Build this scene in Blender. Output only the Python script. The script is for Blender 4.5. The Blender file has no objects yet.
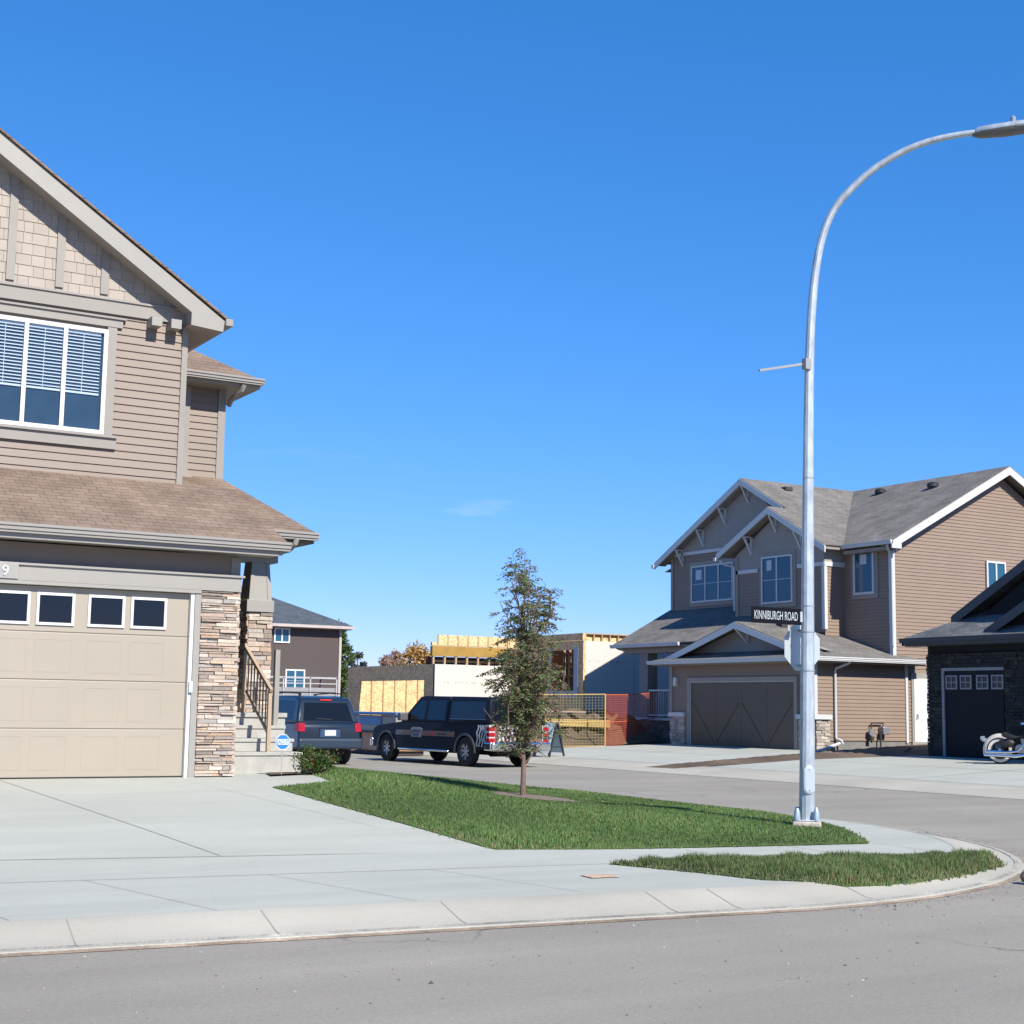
import bpy, bmesh, math, random
from mathutils import Vector as V, Matrix
import numpy as np
random.seed(7)
R=math.radians
S=bpy.context.scene
COL=S.collection

# ---------------------------------------------------------------- materials
MATS={}
ALB=.76   # one factor that sets every paint and wood to its real, unexposed reflectance
def nodes(name):
    m=bpy.data.materials.new(name); m.use_nodes=True
    nt=m.node_tree; nt.nodes.clear()
    o=nt.nodes.new('ShaderNodeOutputMaterial'); b=nt.nodes.new('ShaderNodeBsdfPrincipled')
    nt.links.new(b.outputs[0],o.inputs[0])
    return m,nt,b
def N(nt,t,**k):
    n=nt.nodes.new(t)
    for a,v in k.items():
        if a.startswith('i_'): n.inputs[a[2:].replace('_',' ')].default_value=v
        else: setattr(n,a,v)
    return n
def noise(nt,scale,detail=4,rough=.6,vec=None,stretch=None):
    tc=nt.nodes.new('ShaderNodeTexCoord'); out=tc.outputs['Object'] if vec is None else vec
    if stretch:
        mp=nt.nodes.new('ShaderNodeMapping'); mp.inputs['Scale'].default_value=stretch
        nt.links.new(out,mp.inputs[0]); out=mp.outputs[0]
    n=N(nt,'ShaderNodeTexNoise'); n.inputs['Scale'].default_value=scale; n.inputs['Detail'].default_value=detail; n.inputs['Roughness'].default_value=rough
    nt.links.new(out,n.inputs['Vector']); return n
def ramp(nt,fac,stops):
    r=nt.nodes.new('ShaderNodeValToRGB'); e=r.color_ramp.elements
    while len(e)<len(stops): e.new(.5)
    for i,(p,c) in enumerate(stops):
        e[i].position=p; e[i].color=(c,c,c,1) if not hasattr(c,'__len__') else (*c,1)
    nt.links.new(fac,r.inputs[0]); return r.outputs[0]
def mix(nt,mode,f,a,b):
    m=nt.nodes.new('ShaderNodeMix'); m.data_type='RGBA'; m.blend_type=mode
    for s,v in ((0,f),(6,a),(7,b)):
        if hasattr(v,'is_linked') or isinstance(v,bpy.types.NodeSocket): nt.links.new(v,m.inputs[s])
        else: m.inputs[s].default_value=v if s==0 else ((*v,1) if hasattr(v,'__len__') else (v,v,v,1))
    return m.outputs[2]
def bump(nt,b,h,strength,dist):
    n=nt.nodes.new('ShaderNodeBump'); n.inputs['Strength'].default_value=strength; n.inputs['Distance'].default_value=dist
    nt.links.new(h,n.inputs['Height']); nt.links.new(n.outputs[0],b.inputs['Normal'])
def M(name,rgb,rough=.6,metal=0,var=.12,scale=3,bmp=0,bscale=60,coat=0,stretch=None,spec=None):
    if name in MATS: return MATS[name]
    m,nt,b=nodes(name)
    if metal<.5: rgb=tuple(c*ALB for c in rgb)
    b.inputs['Roughness'].default_value=rough; b.inputs['Metallic'].default_value=metal
    if coat: b.inputs['Coat Weight'].default_value=coat; b.inputs['Coat Roughness'].default_value=.04
    if spec is not None: b.inputs['Specular IOR Level'].default_value=spec
    n=noise(nt,scale,5,.65,stretch=stretch)
    f=ramp(nt,n.outputs[0],[(.3,1-var),(.7,1+var)])
    nt.links.new(mix(nt,'MULTIPLY',1.0,rgb,f),b.inputs['Base Color'])
    if bmp:
        n2=noise(nt,bscale,3); bump(nt,b,n2.outputs[0],1,bmp)
    MATS[name]=m; return m
def Mcol(name,rough=.85,var=.2,scale=25,bmp=.004,attr='Col',trans=0):
    if name in MATS: return MATS[name]
    m,nt,b=nodes(name); b.inputs['Roughness'].default_value=rough
    a=nt.nodes.new('ShaderNodeAttribute'); a.attribute_name=attr
    n=noise(nt,scale,5,.7); f=ramp(nt,n.outputs[0],[(.3,1-var),(.7,1+var)])
    c=mix(nt,'MULTIPLY',1.0,mix(nt,'MULTIPLY',1.0,a.outputs[0],f),(ALB,ALB,ALB)); nt.links.new(c,b.inputs['Base Color'])
    if bmp: bump(nt,b,n.outputs[0],1,bmp)
    if trans:
        t=nt.nodes.new('ShaderNodeBsdfTranslucent'); nt.links.new(c,t.inputs[0])
        ms=nt.nodes.new('ShaderNodeMixShader'); ms.inputs[0].default_value=trans
        nt.links.new(b.outputs[0],ms.inputs[1]); nt.links.new(t.outputs[0],ms.inputs[2])
        nt.links.new(ms.outputs[0],nt.nodes['Material Output'].inputs[0])
    MATS[name]=m; return m
def shingle(name,c1,c2,c3):
    if name in MATS: return MATS[name]
    c1,c2,c3=[tuple(x*ALB for x in c) for c in (c1,c2,c3)]
    m,nt,b=nodes(name); b.inputs['Roughness'].default_value=.95; b.inputs['Specular IOR Level'].default_value=.15
    uv=nt.nodes.new('ShaderNodeUVMap'); uv.uv_map='UVMap'
    def brick(w,h,off,a,bb,mort):
        t=nt.nodes.new('ShaderNodeTexBrick'); t.offset=off; t.offset_frequency=2
        for k,v in (('Scale',1),('Brick Width',w),('Row Height',h),('Mortar Size',mort),('Mortar Smooth',.1),('Bias',0)): t.inputs[k].default_value=v
        t.inputs['Color1'].default_value=(*a,1); t.inputs['Color2'].default_value=(*bb,1); t.inputs['Mortar'].default_value=(a[0]*.45,a[1]*.45,a[2]*.45,1)
        nt.links.new(uv.outputs[0],t.inputs[0]); return t
    t1=brick(.23,.14,.37,c1,c2,.006); t2=brick(.41,.14,.63,c3,c1,.004)
    n=noise(nt,1.3,4); f=ramp(nt,n.outputs[0],[(.35,.82),(.65,1.15)])
    g=noise(nt,90,3,.7); gf=ramp(nt,g.outputs[0],[(.3,.75),(.7,1.25)])
    c=mix(nt,'MIX',.5,t1.outputs[0],t2.outputs[0]); c=mix(nt,'MULTIPLY',1.0,c,f); c=mix(nt,'MULTIPLY',1.0,c,gf)
    nt.links.new(c,b.inputs['Base Color'])
    # overlapping courses: a saw tooth up the slope
    sp=nt.nodes.new('ShaderNodeSeparateXYZ'); nt.links.new(uv.outputs[0],sp.inputs[0])
    d=N(nt,'ShaderNodeMath',operation='DIVIDE'); d.inputs[1].default_value=.14; nt.links.new(sp.outputs[1],d.inputs[0])
    fr=N(nt,'ShaderNodeMath',operation='FRACT'); nt.links.new(d.outputs[0],fr.inputs[0])
    inv=N(nt,'ShaderNodeMath',operation='SUBTRACT'); inv.inputs[0].default_value=1; nt.links.new(fr.outputs[0],inv.inputs[1])
    bw=N(nt,'ShaderNodeMath',operation='ADD'); nt.links.new(inv.outputs[0],bw.inputs[0])
    s2=N(nt,'ShaderNodeRGBToBW'); nt.links.new(t1.outputs[0],s2.inputs[0])
    k=N(nt,'ShaderNodeMath',operation='MULTIPLY'); k.inputs[1].default_value=2.5; nt.links.new(s2.outputs[0],k.inputs[0]); nt.links.new(k.outputs[0],bw.inputs[1])
    bump(nt,b,bw.outputs[0],.7,.012)
    MATS[name]=m; return m
def glass_mat(name,rgb=(.03,.05,.08),rough=.03):
    if name in MATS: return MATS[name]
    m,nt,b=nodes(name); b.inputs['Base Color'].default_value=(*rgb,1); b.inputs['Roughness'].default_value=rough
    b.inputs['Specular IOR Level'].default_value=.45; b.inputs['IOR'].default_value=1.45
    n=noise(nt,1.2,2); bump(nt,b,n.outputs[0],.35,.01)
    MATS[name]=m; return m
def clear_glass(name,tint=(.75,.85,.95)):
    if name in MATS: return MATS[name]
    m,nt,b=nodes(name)
    t=nt.nodes.new('ShaderNodeBsdfTransparent'); t.inputs[0].default_value=(*tint,1)
    g=nt.nodes.new('ShaderNodeBsdfGlossy'); g.inputs['Roughness'].default_value=.02; g.inputs[0].default_value=(1,1,1,1)
    fr=nt.nodes.new('ShaderNodeFresnel'); fr.inputs[0].default_value=1.45
    ms=nt.nodes.new('ShaderNodeMixShader'); nt.links.new(fr.outputs[0],ms.inputs[0]); nt.links.new(t.outputs[0],ms.inputs[1]); nt.links.new(g.outputs[0],ms.inputs[2])
    nt.links.new(ms.outputs[0],nt.nodes['Material Output'].inputs[0]); MATS[name]=m; return m

# ---------------------------------------------------------------- mesh builder
def clip(poly,a,b,c):
    # keep the part of a 2D polygon where a*x+b*y<=c
    out=[]
    for i in range(len(poly)):
        p,q=poly[i],poly[(i+1)%len(poly)]
        dp=a*p[0]+b*p[1]-c; dq=a*q[0]+b*q[1]-c
        if dp<=0: out.append(p)
        if (dp<0<dq) or (dq<0<dp):
            t=dp/(dp-dq); out.append((p[0]+(q[0]-p[0])*t,p[1]+(q[1]-p[1])*t))
    return out
def clip_convex(poly,conv):
    n=len(conv); area=sum(conv[i][0]*conv[(i+1)%n][1]-conv[(i+1)%n][0]*conv[i][1] for i in range(n))
    s=1 if area>0 else -1
    for i in range(n):
        p,q=conv[i],conv[(i+1)%n]
        ex,ey=q[0]-p[0],q[1]-p[1]; a,b=ey*s,-ex*s
        poly=clip(poly,a,b,a*p[0]+b*p[1])
        if len(poly)<3: return []
    return poly
class MB:
    def __init__(s): s.v=[];s.f=[];s.uv=[];s.c=[];s.cut=[]
    def face(s,pts,col=(1,1,1)):
        if len(pts)<3: return
        pts=[V(p) for p in pts]; n0=len(s.v); s.v+=pts; s.f.append(tuple(range(n0,n0+len(pts))))
        n=V((0,0,0))
        for i in range(len(pts)): n+=(pts[i]-pts[0]).cross(pts[(i+1)%len(pts)]-pts[0])
        if n.length<1e-12: n=V((0,0,1))
        n.normalize()
        if n.z<0: n=-n
        if abs(n.z)>.999: u,w=V((1,0,0)),V((0,1,0))
        else:
            u=V((0,0,1)).cross(n).normalized(); w=n.cross(u)
            if w.z<0: w=-w
        s.uv.append([(p.dot(u),p.dot(w)) for p in pts]); s.c.append(col)
    def box(s,x0,x1,y0,y1,z0,z1,col=(1,1,1)):
        s.cut.append(len(s.f))
        P=[(x,y,z) for z in (z0,z1) for y in (y0,y1) for x in (x0,x1)]
        for q in ((0,2,3,1),(4,5,7,6),(0,1,5,4),(2,6,7,3),(0,4,6,2),(1,3,7,5)): s.face([P[i] for i in q],col)
    def hexa(s,P,col=(1,1,1)):
        # P: bottom 4 ccw, top 4 ccw
        s.cut.append(len(s.f))
        for q in ((3,2,1,0),(4,5,6,7),(0,1,5,4),(1,2,6,5),(2,3,7,6),(3,0,4,7)): s.face([P[i] for i in q],col)
    def prism(s,poly,vec,col=(1,1,1)):
        s.cut.append(len(s.f))
        poly=[V(p) for p in poly]; q=[p+V(vec) for p in poly]; n=len(poly)
        s.face(poly,col); s.face(q[::-1],col)
        for i in range(n): s.face([poly[(i+1)%n],poly[i],q[i],q[(i+1)%n]],col)
    def beam(s,a,b,w,h,up=(0,0,1),col=(1,1,1)):
        a=V(a);b=V(b);d=(b-a).normalized();u=d.cross(V(up))
        if u.length<1e-5: u=d.cross(V((1,0,0)))
        u.normalize(); t=u.cross(d).normalized(); u*=w/2;t*=h/2
        s.hexa([a-u-t,a+u-t,b+u-t,b-u-t,a-u+t,a+u+t,b+u+t,b-u+t],col)
    def tube(s,path,r,n=10,cap=True,col=(1,1,1)):
        s.cut.append(len(s.f))
        path=[V(p) for p in path]; rr=r if hasattr(r,'__len__') else [r]*len(path)
        rings=[]; prev=None
        for i,p in enumerate(path):
            d=(path[min(i+1,len(path)-1)]-path[max(i-1,0)]).normalized()
            if prev is None:
                u=d.cross(V((0,0,1)));
                if u.length<1e-3: u=d.cross(V((1,0,0)))
            else: u=prev-d*prev.dot(d)
            u.normalize(); prev=u; w=d.cross(u)
            rings.append([p+(u*math.cos(2*math.pi*k/n)+w*math.sin(2*math.pi*k/n))*rr[i] for k in range(n)])
        for a,b in zip(rings,rings[1:]):
            for k in range(n): s.face([a[k],a[(k+1)%n],b[(k+1)%n],b[k]],col)
        if cap: s.face(rings[0][::-1],col); s.face(rings[-1],col)
    def lathe(s,prof,o,axis='y',n=24,col=(1,1,1)):
        # prof: (radius, along)
        s.cut.append(len(s.f))
        o=V(o)
        def P(r,h,k):
            c,t=math.cos(2*math.pi*k/n)*r,math.sin(2*math.pi*k/n)*r
            return o+(V((c,h,t)) if axis=='y' else V((c,t,h)) if axis=='z' else V((h,c,t)))
        for (r0,h0),(r1,h1) in zip(prof,prof[1:]):
            for k in range(n):
                q=[P(r0,h0,k),P(r0,h0,k+1),P(r1,h1,k+1),P(r1,h1,k)]
                if r0<1e-6: q=q[1:]
                elif r1<1e-6: q=q[:3]
                s.face(q,col)
    def split(s,name,mat,parent,**k):
        # every solid that was added becomes an object of its own
        cuts=sorted(set(s.cut))+[len(s.f)]; out=[]
        for a,c in zip(cuts,cuts[1:]):
            if a==c: continue
            m=MB()
            for i in range(a,c): m.face([s.v[j] for j in s.f[i]],s.c[i])
            out.append(m.build(name,mat,parent,**k))
        return out
    def build(s,name,mat,parent=None,smooth=False,bevel=0,label=None,local=False,kind=None,seg=2,auto=35):
        me=bpy.data.meshes.new(name)
        off=V((0,0,0))
        if parent is not None and not local:
            q=parent
            while q is not None: off+=q.location; q=q.parent
        vs=[tuple(p-off) for p in s.v]
        me.from_pydata(vs,[],s.f)
        uv=me.uv_layers.new(name='UVMap')
        flat=[c for f in s.uv for t in f for c in t]
        uv.data.foreach_set('uv',flat)
        if any(c!=(1,1,1) for c in s.c):
            a=me.color_attributes.new(name='Col',type='FLOAT_COLOR',domain='CORNER')
            arr=[x for f,c in zip(s.f,s.c) for _ in f for x in (*c,1)]
            a.data.foreach_set('color',arr)
        if smooth or bevel:
            bm=bmesh.new(); bm.from_mesh(me); bmesh.ops.remove_doubles(bm,verts=bm.verts,dist=1e-5)
            bmesh.ops.recalc_face_normals(bm,faces=bm.faces); bm.to_mesh(me); bm.free()
        if smooth:
            me.polygons.foreach_set('use_smooth',[True]*len(me.polygons)); me.set_sharp_from_angle(angle=R(auto))
        me.materials.append(mat)
        o=bpy.data.objects.new(name,me); COL.objects.link(o)
        if parent is not None: o.parent=parent
        if bevel:
            md=o.modifiers.new('Bevel','BEVEL'); md.width=bevel; md.segments=seg; md.limit_method='ANGLE'; md.angle_limit=R(30)
        if label: o['label']=label
        if kind: o['kind']=kind
        return o
def thing(name,label,cat,loc=(0,0,0),rz=0,group=None):
    o=bpy.data.objects.new(name,None); COL.objects.link(o); o.empty_display_size=.3
    o.location=loc; o.rotation_euler=(0,0,rz); o['label']=label; o['category']=cat
    if group: o['group']=group
    return o
def tag(o,label,cat,group=None,kind=None):
    o['label']=label; o['category']=cat
    if group: o['group']=group
    if kind: o['kind']=kind
    return o
def text_mesh(name,body,size,mat,parent,origin,u,w,depth=.003,local=False,sx=1.0,align='LEFT'):
    # letters as real raised shapes; u = reading direction, w = up direction
    cu=bpy.data.curves.new(name,'FONT'); cu.body=body; cu.size=size; cu.extrude=depth; cu.align_x=align; cu.resolution_u=3
    tmp=bpy.data.objects.new('tmp',cu); COL.objects.link(tmp)
    dg=bpy.context.evaluated_depsgraph_get(); me=bpy.data.meshes.new_from_object(tmp.evaluated_get(dg))
    bpy.data.objects.remove(tmp); bpy.data.curves.remove(cu)
    u=V(u).normalized(); w=V(w).normalized(); n=u.cross(w)
    off=V(origin)
    if parent is not None and not local:
        q=parent
        while q is not None: off-=q.location; q=q.parent
    for v in me.vertices:
        c=v.co.copy(); v.co=off+u*c.x*sx+w*c.y+n*c.z
    me.materials.clear(); me.materials.append(mat); me.name=name
    o=bpy.data.objects.new(name,me); COL.objects.link(o); o.parent=parent; return o

# wall frames: 'x' walls run along X and face -Y ; 'y' walls run along Y and face -X
def WX(y): return lambda a,z,o=0: (a,y-o,z)
def WY(x): return lambda a,z,o=0: (x-o,a,z)
def wbox(mb,W,a0,a1,z0,z1,o0,o1,col=(1,1,1)):
    mb.hexa([W(a0,z0,o0),W(a1,z0,o0),W(a1,z0,o1),W(a0,z0,o1),W(a0,z1,o0),W(a1,z1,o0),W(a1,z1,o1),W(a0,z1,o1)],col)
def wpoly(mb,W,poly,o0,o1,col=(1,1,1)):
    a=[V(W(p[0],p[1],o1)) for p in poly]; d=V(W(0,0,o0))-V(W(0,0,o1)); mb.prism(a,d,col)
def laps(mb,W,poly,lap=.11,out=.02,z_start=None):
    zs=[p[1] for p in poly]; z=min(zs) if z_start is None else z_start; top=max(zs)
    while z<top-1e-4:
        c=clip(clip(poly,0,1,z+lap),0,-1,-z)
        if len(c)>=3:
            f=lambda q:.004+out*(1-(q-z)/lap)
            mb.face([W(p[0],p[1],f(p[1])) for p in c])
            b=[p for p in c if abs(p[1]-z)<1e-4]
            if len(b)>=2:
                a0=min(p[0] for p in b);a1=max(p[0] for p in b)
                mb.face([W(a0,z,.004+out),W(a1,z,.004+out),W(a1,z,0),W(a0,z,0)])
        z+=lap
PAL=[(.48,.38,.31),(.40,.31,.25),(.62,.53,.45),(.30,.25,.22),(.54,.44,.37),(.42,.38,.35),(.62,.53,.44),(.38,.30,.25),(.55,.40,.29),(.64,.57,.50),(.50,.40,.32)]
def stone(mb,W,a0,a1,z0,z1,pal=PAL,hmin=.035,hmax=.075,lmin=.10,lmax=.38,base=.0,rnd=random):
    z=z0
    while z<z1-.01:
        h=min(rnd.uniform(hmin,hmax),z1-z); a=a0
        if z1-z-h<.02: h=z1-z
        while a<a1-.005:
            l=min(rnd.uniform(lmin,lmax),a1-a)
            if a1-a-l<.05: l=a1-a
            c=rnd.choice(pal); k=rnd.uniform(.8,1.2); c=tuple(x*k for x in c)
            o=base+rnd.uniform(.02,.06); g=.004
            j=lambda:rnd.uniform(-.004,.004)
            p=[W(a+g,z+g,base-.0),W(a+l-g,z+g,base-.0),W(a+l-g+j(),z+g+j(),o+j()),W(a+g+j(),z+g+j(),o+j()),
               W(a+g,z+h-g,base-.0),W(a+l-g,z+h-g,base-.0),W(a+l-g+j(),z+h-g+j(),o+j()),W(a+g+j(),z+h-g+j(),o+j())]
            mb.hexa(p,c); a+=l
        z+=h
def frame_ring(mb,W,a0,a1,z0,z1,w,o0,o1):
    wbox(mb,W,a0,a1,z0,z0+w,o0,o1); wbox(mb,W,a0,a1,z1-w,z1,o0,o1)
    wbox(mb,W,a0,a0+w,z0+w,z1-w,o0,o1); wbox(mb,W,a1-w,a1,z0+w,z1-w,o0,o1)
def window(parent,W,a0,a1,z0,z1,cols=2,grid=(1,1),fmat=None,gmat=None,fw=.055,base=.02,blind=None,bmat=None,label=None,gridcols=None,depth=.06):
    f=MB(); frame_ring(f,W,a0,a1,z0,z1,fw,base,base+depth)
    cw=(a1-a0-2*fw)/cols
    for i in range(1,cols): wbox(f,W,a0+fw+cw*i-fw*.5,a0+fw+cw*i+fw*.5,z0+fw,z1-fw,base,base+depth-.004)
    for i in range(cols):
        if gridcols and i not in gridcols: continue
        x0=a0+fw+cw*i; x1=x0+cw
        for g in range(1,grid[0]): xx=x0+(x1-x0)*g/grid[0]; wbox(f,W,xx-.009,xx+.009,z0+fw,z1-fw,base+.026,base+.036)
        for g in range(1,grid[1]): zz=z0+fw+(z1-z0-2*fw)*g/grid[1]; wbox(f,W,x0,x1,zz-.009,zz+.009,base+.026,base+.0355)
    fo=f.build('window',fmat,parent,label=label)
    b=MB(); wbox(b,W,a0+.01,a1-.01,z0+.01,z1-.01,base-.012,base+.004); b.build('backing',M('window_sky_tint',(.04,.085,.14),.9),fo)  # blue of the reflected sky is painted onto this backing
    if blind:
        s=MB()
        for i in range(cols):
            x0=a0+fw*1.1+cw*i+.01; x1=x0+cw-.05; zz=z1-fw-.03
            wbox(s,W,x0,x1,z1-fw-.05,z1-fw,base+.005,base+.022)
            while zz>z0+(z1-z0)*blind:
                s.hexa([W(x0,zz,base+.006),W(x1,zz,base+.006),W(x1,zz-.016,base+.022),W(x0,zz-.016,base+.022),W(x0,zz+.003,base+.006),W(x1,zz+.003,base+.006),W(x1,zz-.013,base+.022),W(x0,zz-.013,base+.022)])
                zz-=.05
            wbox(s,W,x0,x1,zz-.02,zz+.01,base+.006,base+.022)
            wbox(s,W,x0+(x1-x0)*.5-.004,x0+(x1-x0)*.5+.004,zz,z1-fw,base+.0225,base+.0235)
        s.build('blind',bmat,fo)
    g=MB(); g.face([W(a0+fw*.6,z0+fw*.6,base+.03),W(a1-fw*.6,z0+fw*.6,base+.03),W(a1-fw*.6,z1-fw*.6,base+.03),W(a0+fw*.6,z1-fw*.6,base+.03)])
    g.build('pane',gmat,fo); return fo
def roofslab(mb,poly,t=.03): mb.prism([(x,y,z) for x,y,z in poly],(0,0,-t))

# ---------------------------------------------------------------- terrain
def sm(a,b,x): t=min(max((x-a)/(b-a),0),1);return t*t*(3-2*t)
def lerp(x,xs,ys):
    if x<=xs[0]: return ys[0]
    for a,b,c,d in zip(xs,xs[1:],ys,ys[1:]):
        if x<=b: return c+(d-c)*(x-a)/(b-a)
    return ys[-1]
def din(X,Y):
    cx,cy,r=8.6,16.5,7.0
    dx=X-cx;dy=cy-Y
    if dx>0 and dy>0: return r-math.hypot(dx,dy)
    return min(15.6-X,Y-9.5-.08*max(0,8.6-X))
def H(X,Y):
    if X<19:
        d=din(X,Y); z=lerp(d,[-.012,0,.2,.65,5.6],[-.02,.02,.03,.12,.15])
        return z+.45*min(max((Y-13.5)/6.7,0),1)*(1-sm(9,14.5,X))
    return lerp(X,[23.4,23.42,23.9,25,31.5,36],[0,.02,.09,.15,.46,.7])
def drape(name,poly,off,mat,step=.5,dome=0,parent=None,kind='structure'):
    bm=bmesh.new(); f=bm.faces.new([bm.verts.new((x,y,0)) for x,y in poly])
    xs=[p[0] for p in poly]; ys=[p[1] for p in poly]
    k=math.floor(min(xs)/step)+1
    while k*step<max(xs):
        bmesh.ops.bisect_plane(bm,geom=bm.verts[:]+bm.edges[:]+bm.faces[:],plane_co=(k*step+.0013,0,0),plane_no=(1,0,0)); k+=1
    k=math.floor(min(ys)/step)+1
    while k*step<max(ys):
        bmesh.ops.bisect_plane(bm,geom=bm.verts[:]+bm.edges[:]+bm.faces[:],plane_co=(0,k*step+.0017,0),plane_no=(0,1,0)); k+=1
    bmesh.ops.triangulate(bm,faces=bm.faces[:])
    for v in bm.verts:
        e=0
        if dome:
            e=dome*min(1,dist_edge(v.co.x,v.co.y,poly)/.35)
        v.co.z=H(v.co.x,v.co.y)+off+e
    bmesh.ops.recalc_face_normals(bm,faces=bm.faces)
    me=bpy.data.meshes.new(name); bm.to_mesh(me); bm.free(); me.materials.append(mat)
    me.polygons.foreach_set('use_smooth',[True]*len(me.polygons))
    o=bpy.data.objects.new(name,me); COL.objects.link(o)
    if kind: o['kind']=kind
    return o
def dist_edge(x,y,poly):
    m=1e9
    for i in range(len(poly)):
        x0,y0=poly[i];x1,y1=poly[(i+1)%len(poly)]; dx,dy=x1-x0,y1-y0
        t=max(0,min(1,((x-x0)*dx+(y-y0)*dy)/(dx*dx+dy*dy+1e-12)))
        m=min(m,math.hypot(x-x0-t*dx,y-y0-t*dy))
    return m
def inside(x,y,poly):
    r=False; n=len(poly)
    for i in range(n):
        x0,y0=poly[i];x1,y1=poly[(i+1)%n]
        if (y0>y)!=(y1>y) and x<(x1-x0)*(y-y0)/(y1-y0)+x0: r=not r
    return r
# ---------------------------------------------------------------- camera, sun, sky
cam=bpy.data.cameras.new('camera'); co=bpy.data.objects.new('camera',cam); COL.objects.link(co); S.camera=co
cam.sensor_width=36; cam.lens=36*1500/1024; cam.clip_end=6000; cam.clip_start=.1
co.matrix_world=Matrix.Translation((0,0,1.6))@Matrix.Rotation(R(-31),4,'Z')@Matrix.Rotation(math.pi/2+math.atan(196/1500),4,'X')@Matrix.Rotation(.015,4,'Z')
EL,AZ=R(39.5),R(176.5)
sd=V((math.sin(AZ)*math.cos(EL),math.cos(AZ)*math.cos(EL),math.sin(EL)))
sl=bpy.data.lights.new('sun','SUN'); sl.energy=5.0; sl.angle=R(.5); sl.color=(1,.935,.82)
so=bpy.data.objects.new('sun',sl); COL.objects.link(so); so.rotation_euler=sd.to_track_quat('Z','Y').to_euler(); so.location=(0,-20,40)
w=bpy.data.worlds.new('World'); S.world=w; w.use_nodes=True
nt=w.node_tree; nt.nodes.clear()
wo=nt.nodes.new('ShaderNodeOutputWorld'); bg=nt.nodes.new('ShaderNodeBackground'); sky=nt.nodes.new('ShaderNodeTexSky')
sky.sky_type='NISHITA'; sky.sun_disc=False; sky.sun_elevation=EL; sky.sun_rotation=AZ; sky.altitude=1500; sky.air_density=1.0; sky.dust_density=.0; sky.ozone_density=6.0
bg.inputs[1].default_value=.0785
# a few thin wisps of cirrus low over the roofs
tc=nt.nodes.new('ShaderNodeTexCoord'); mp=nt.nodes.new('ShaderNodeMapping'); mp.inputs['Scale'].default_value=(5,5,28); mp.inputs['Location'].default_value=(1.7,0.2,0.35)
nz=nt.nodes.new('ShaderNodeTexNoise'); nz.inputs['Scale'].default_value=1.6; nz.inputs['Detail'].default_value=7; nz.inputs['Roughness'].default_value=.62
nt.links.new(tc.outputs['Generated'],mp.inputs[0]); nt.links.new(mp.outputs[0],nz.inputs['Vector'])
r1=ramp(nt,nz.outputs[0],[(.62,0.0),(.80,.20)])
sp=nt.nodes.new('ShaderNodeSeparateXYZ'); nt.links.new(tc.outputs['Generated'],sp.inputs[0])
r2=ramp(nt,sp.outputs[2],[(.02,0.0),(.07,1.0),(.14,1.0),(.2,0.0)])
mf=N(nt,'ShaderNodeMath',operation='MULTIPLY'); nt.links.new(r1,mf.inputs[0]); nt.links.new(r2,mf.inputs[1])
# camera-like colour response for the sky: one power curve per channel
se=nt.nodes.new('ShaderNodeSeparateColor'); cb=nt.nodes.new('ShaderNodeCombineColor'); nt.links.new(sky.outputs[0],se.inputs[0])
for i,(k_,g_) in enumerate(((.555,1.25),(1.487,.75),(2.61,.70))):
    pw=N(nt,'ShaderNodeMath',operation='POWER'); pw.inputs[1].default_value=g_; ml=N(nt,'ShaderNodeMath',operation='MULTIPLY'); ml.inputs[1].default_value=k_
    nt.links.new(se.outputs[i],pw.inputs[0]); nt.links.new(pw.outputs[0],ml.inputs[0]); nt.links.new(ml.outputs[0],cb.inputs[i])
cc=mix(nt,'MIX',mf.outputs[0],cb.outputs[0],(8.,8.4,9.))
nt.links.new(cc,bg.inputs[0]); nt.links.new(bg.outputs[0],wo.inputs[0])
S.view_settings.view_transform='Standard'; S.view_settings.look='None'; S.view_settings.gamma=1; S.view_settings.exposure=.60
S.render.resolution_x=S.render.resolution_y=1024
S.render.engine='CYCLES'

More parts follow.
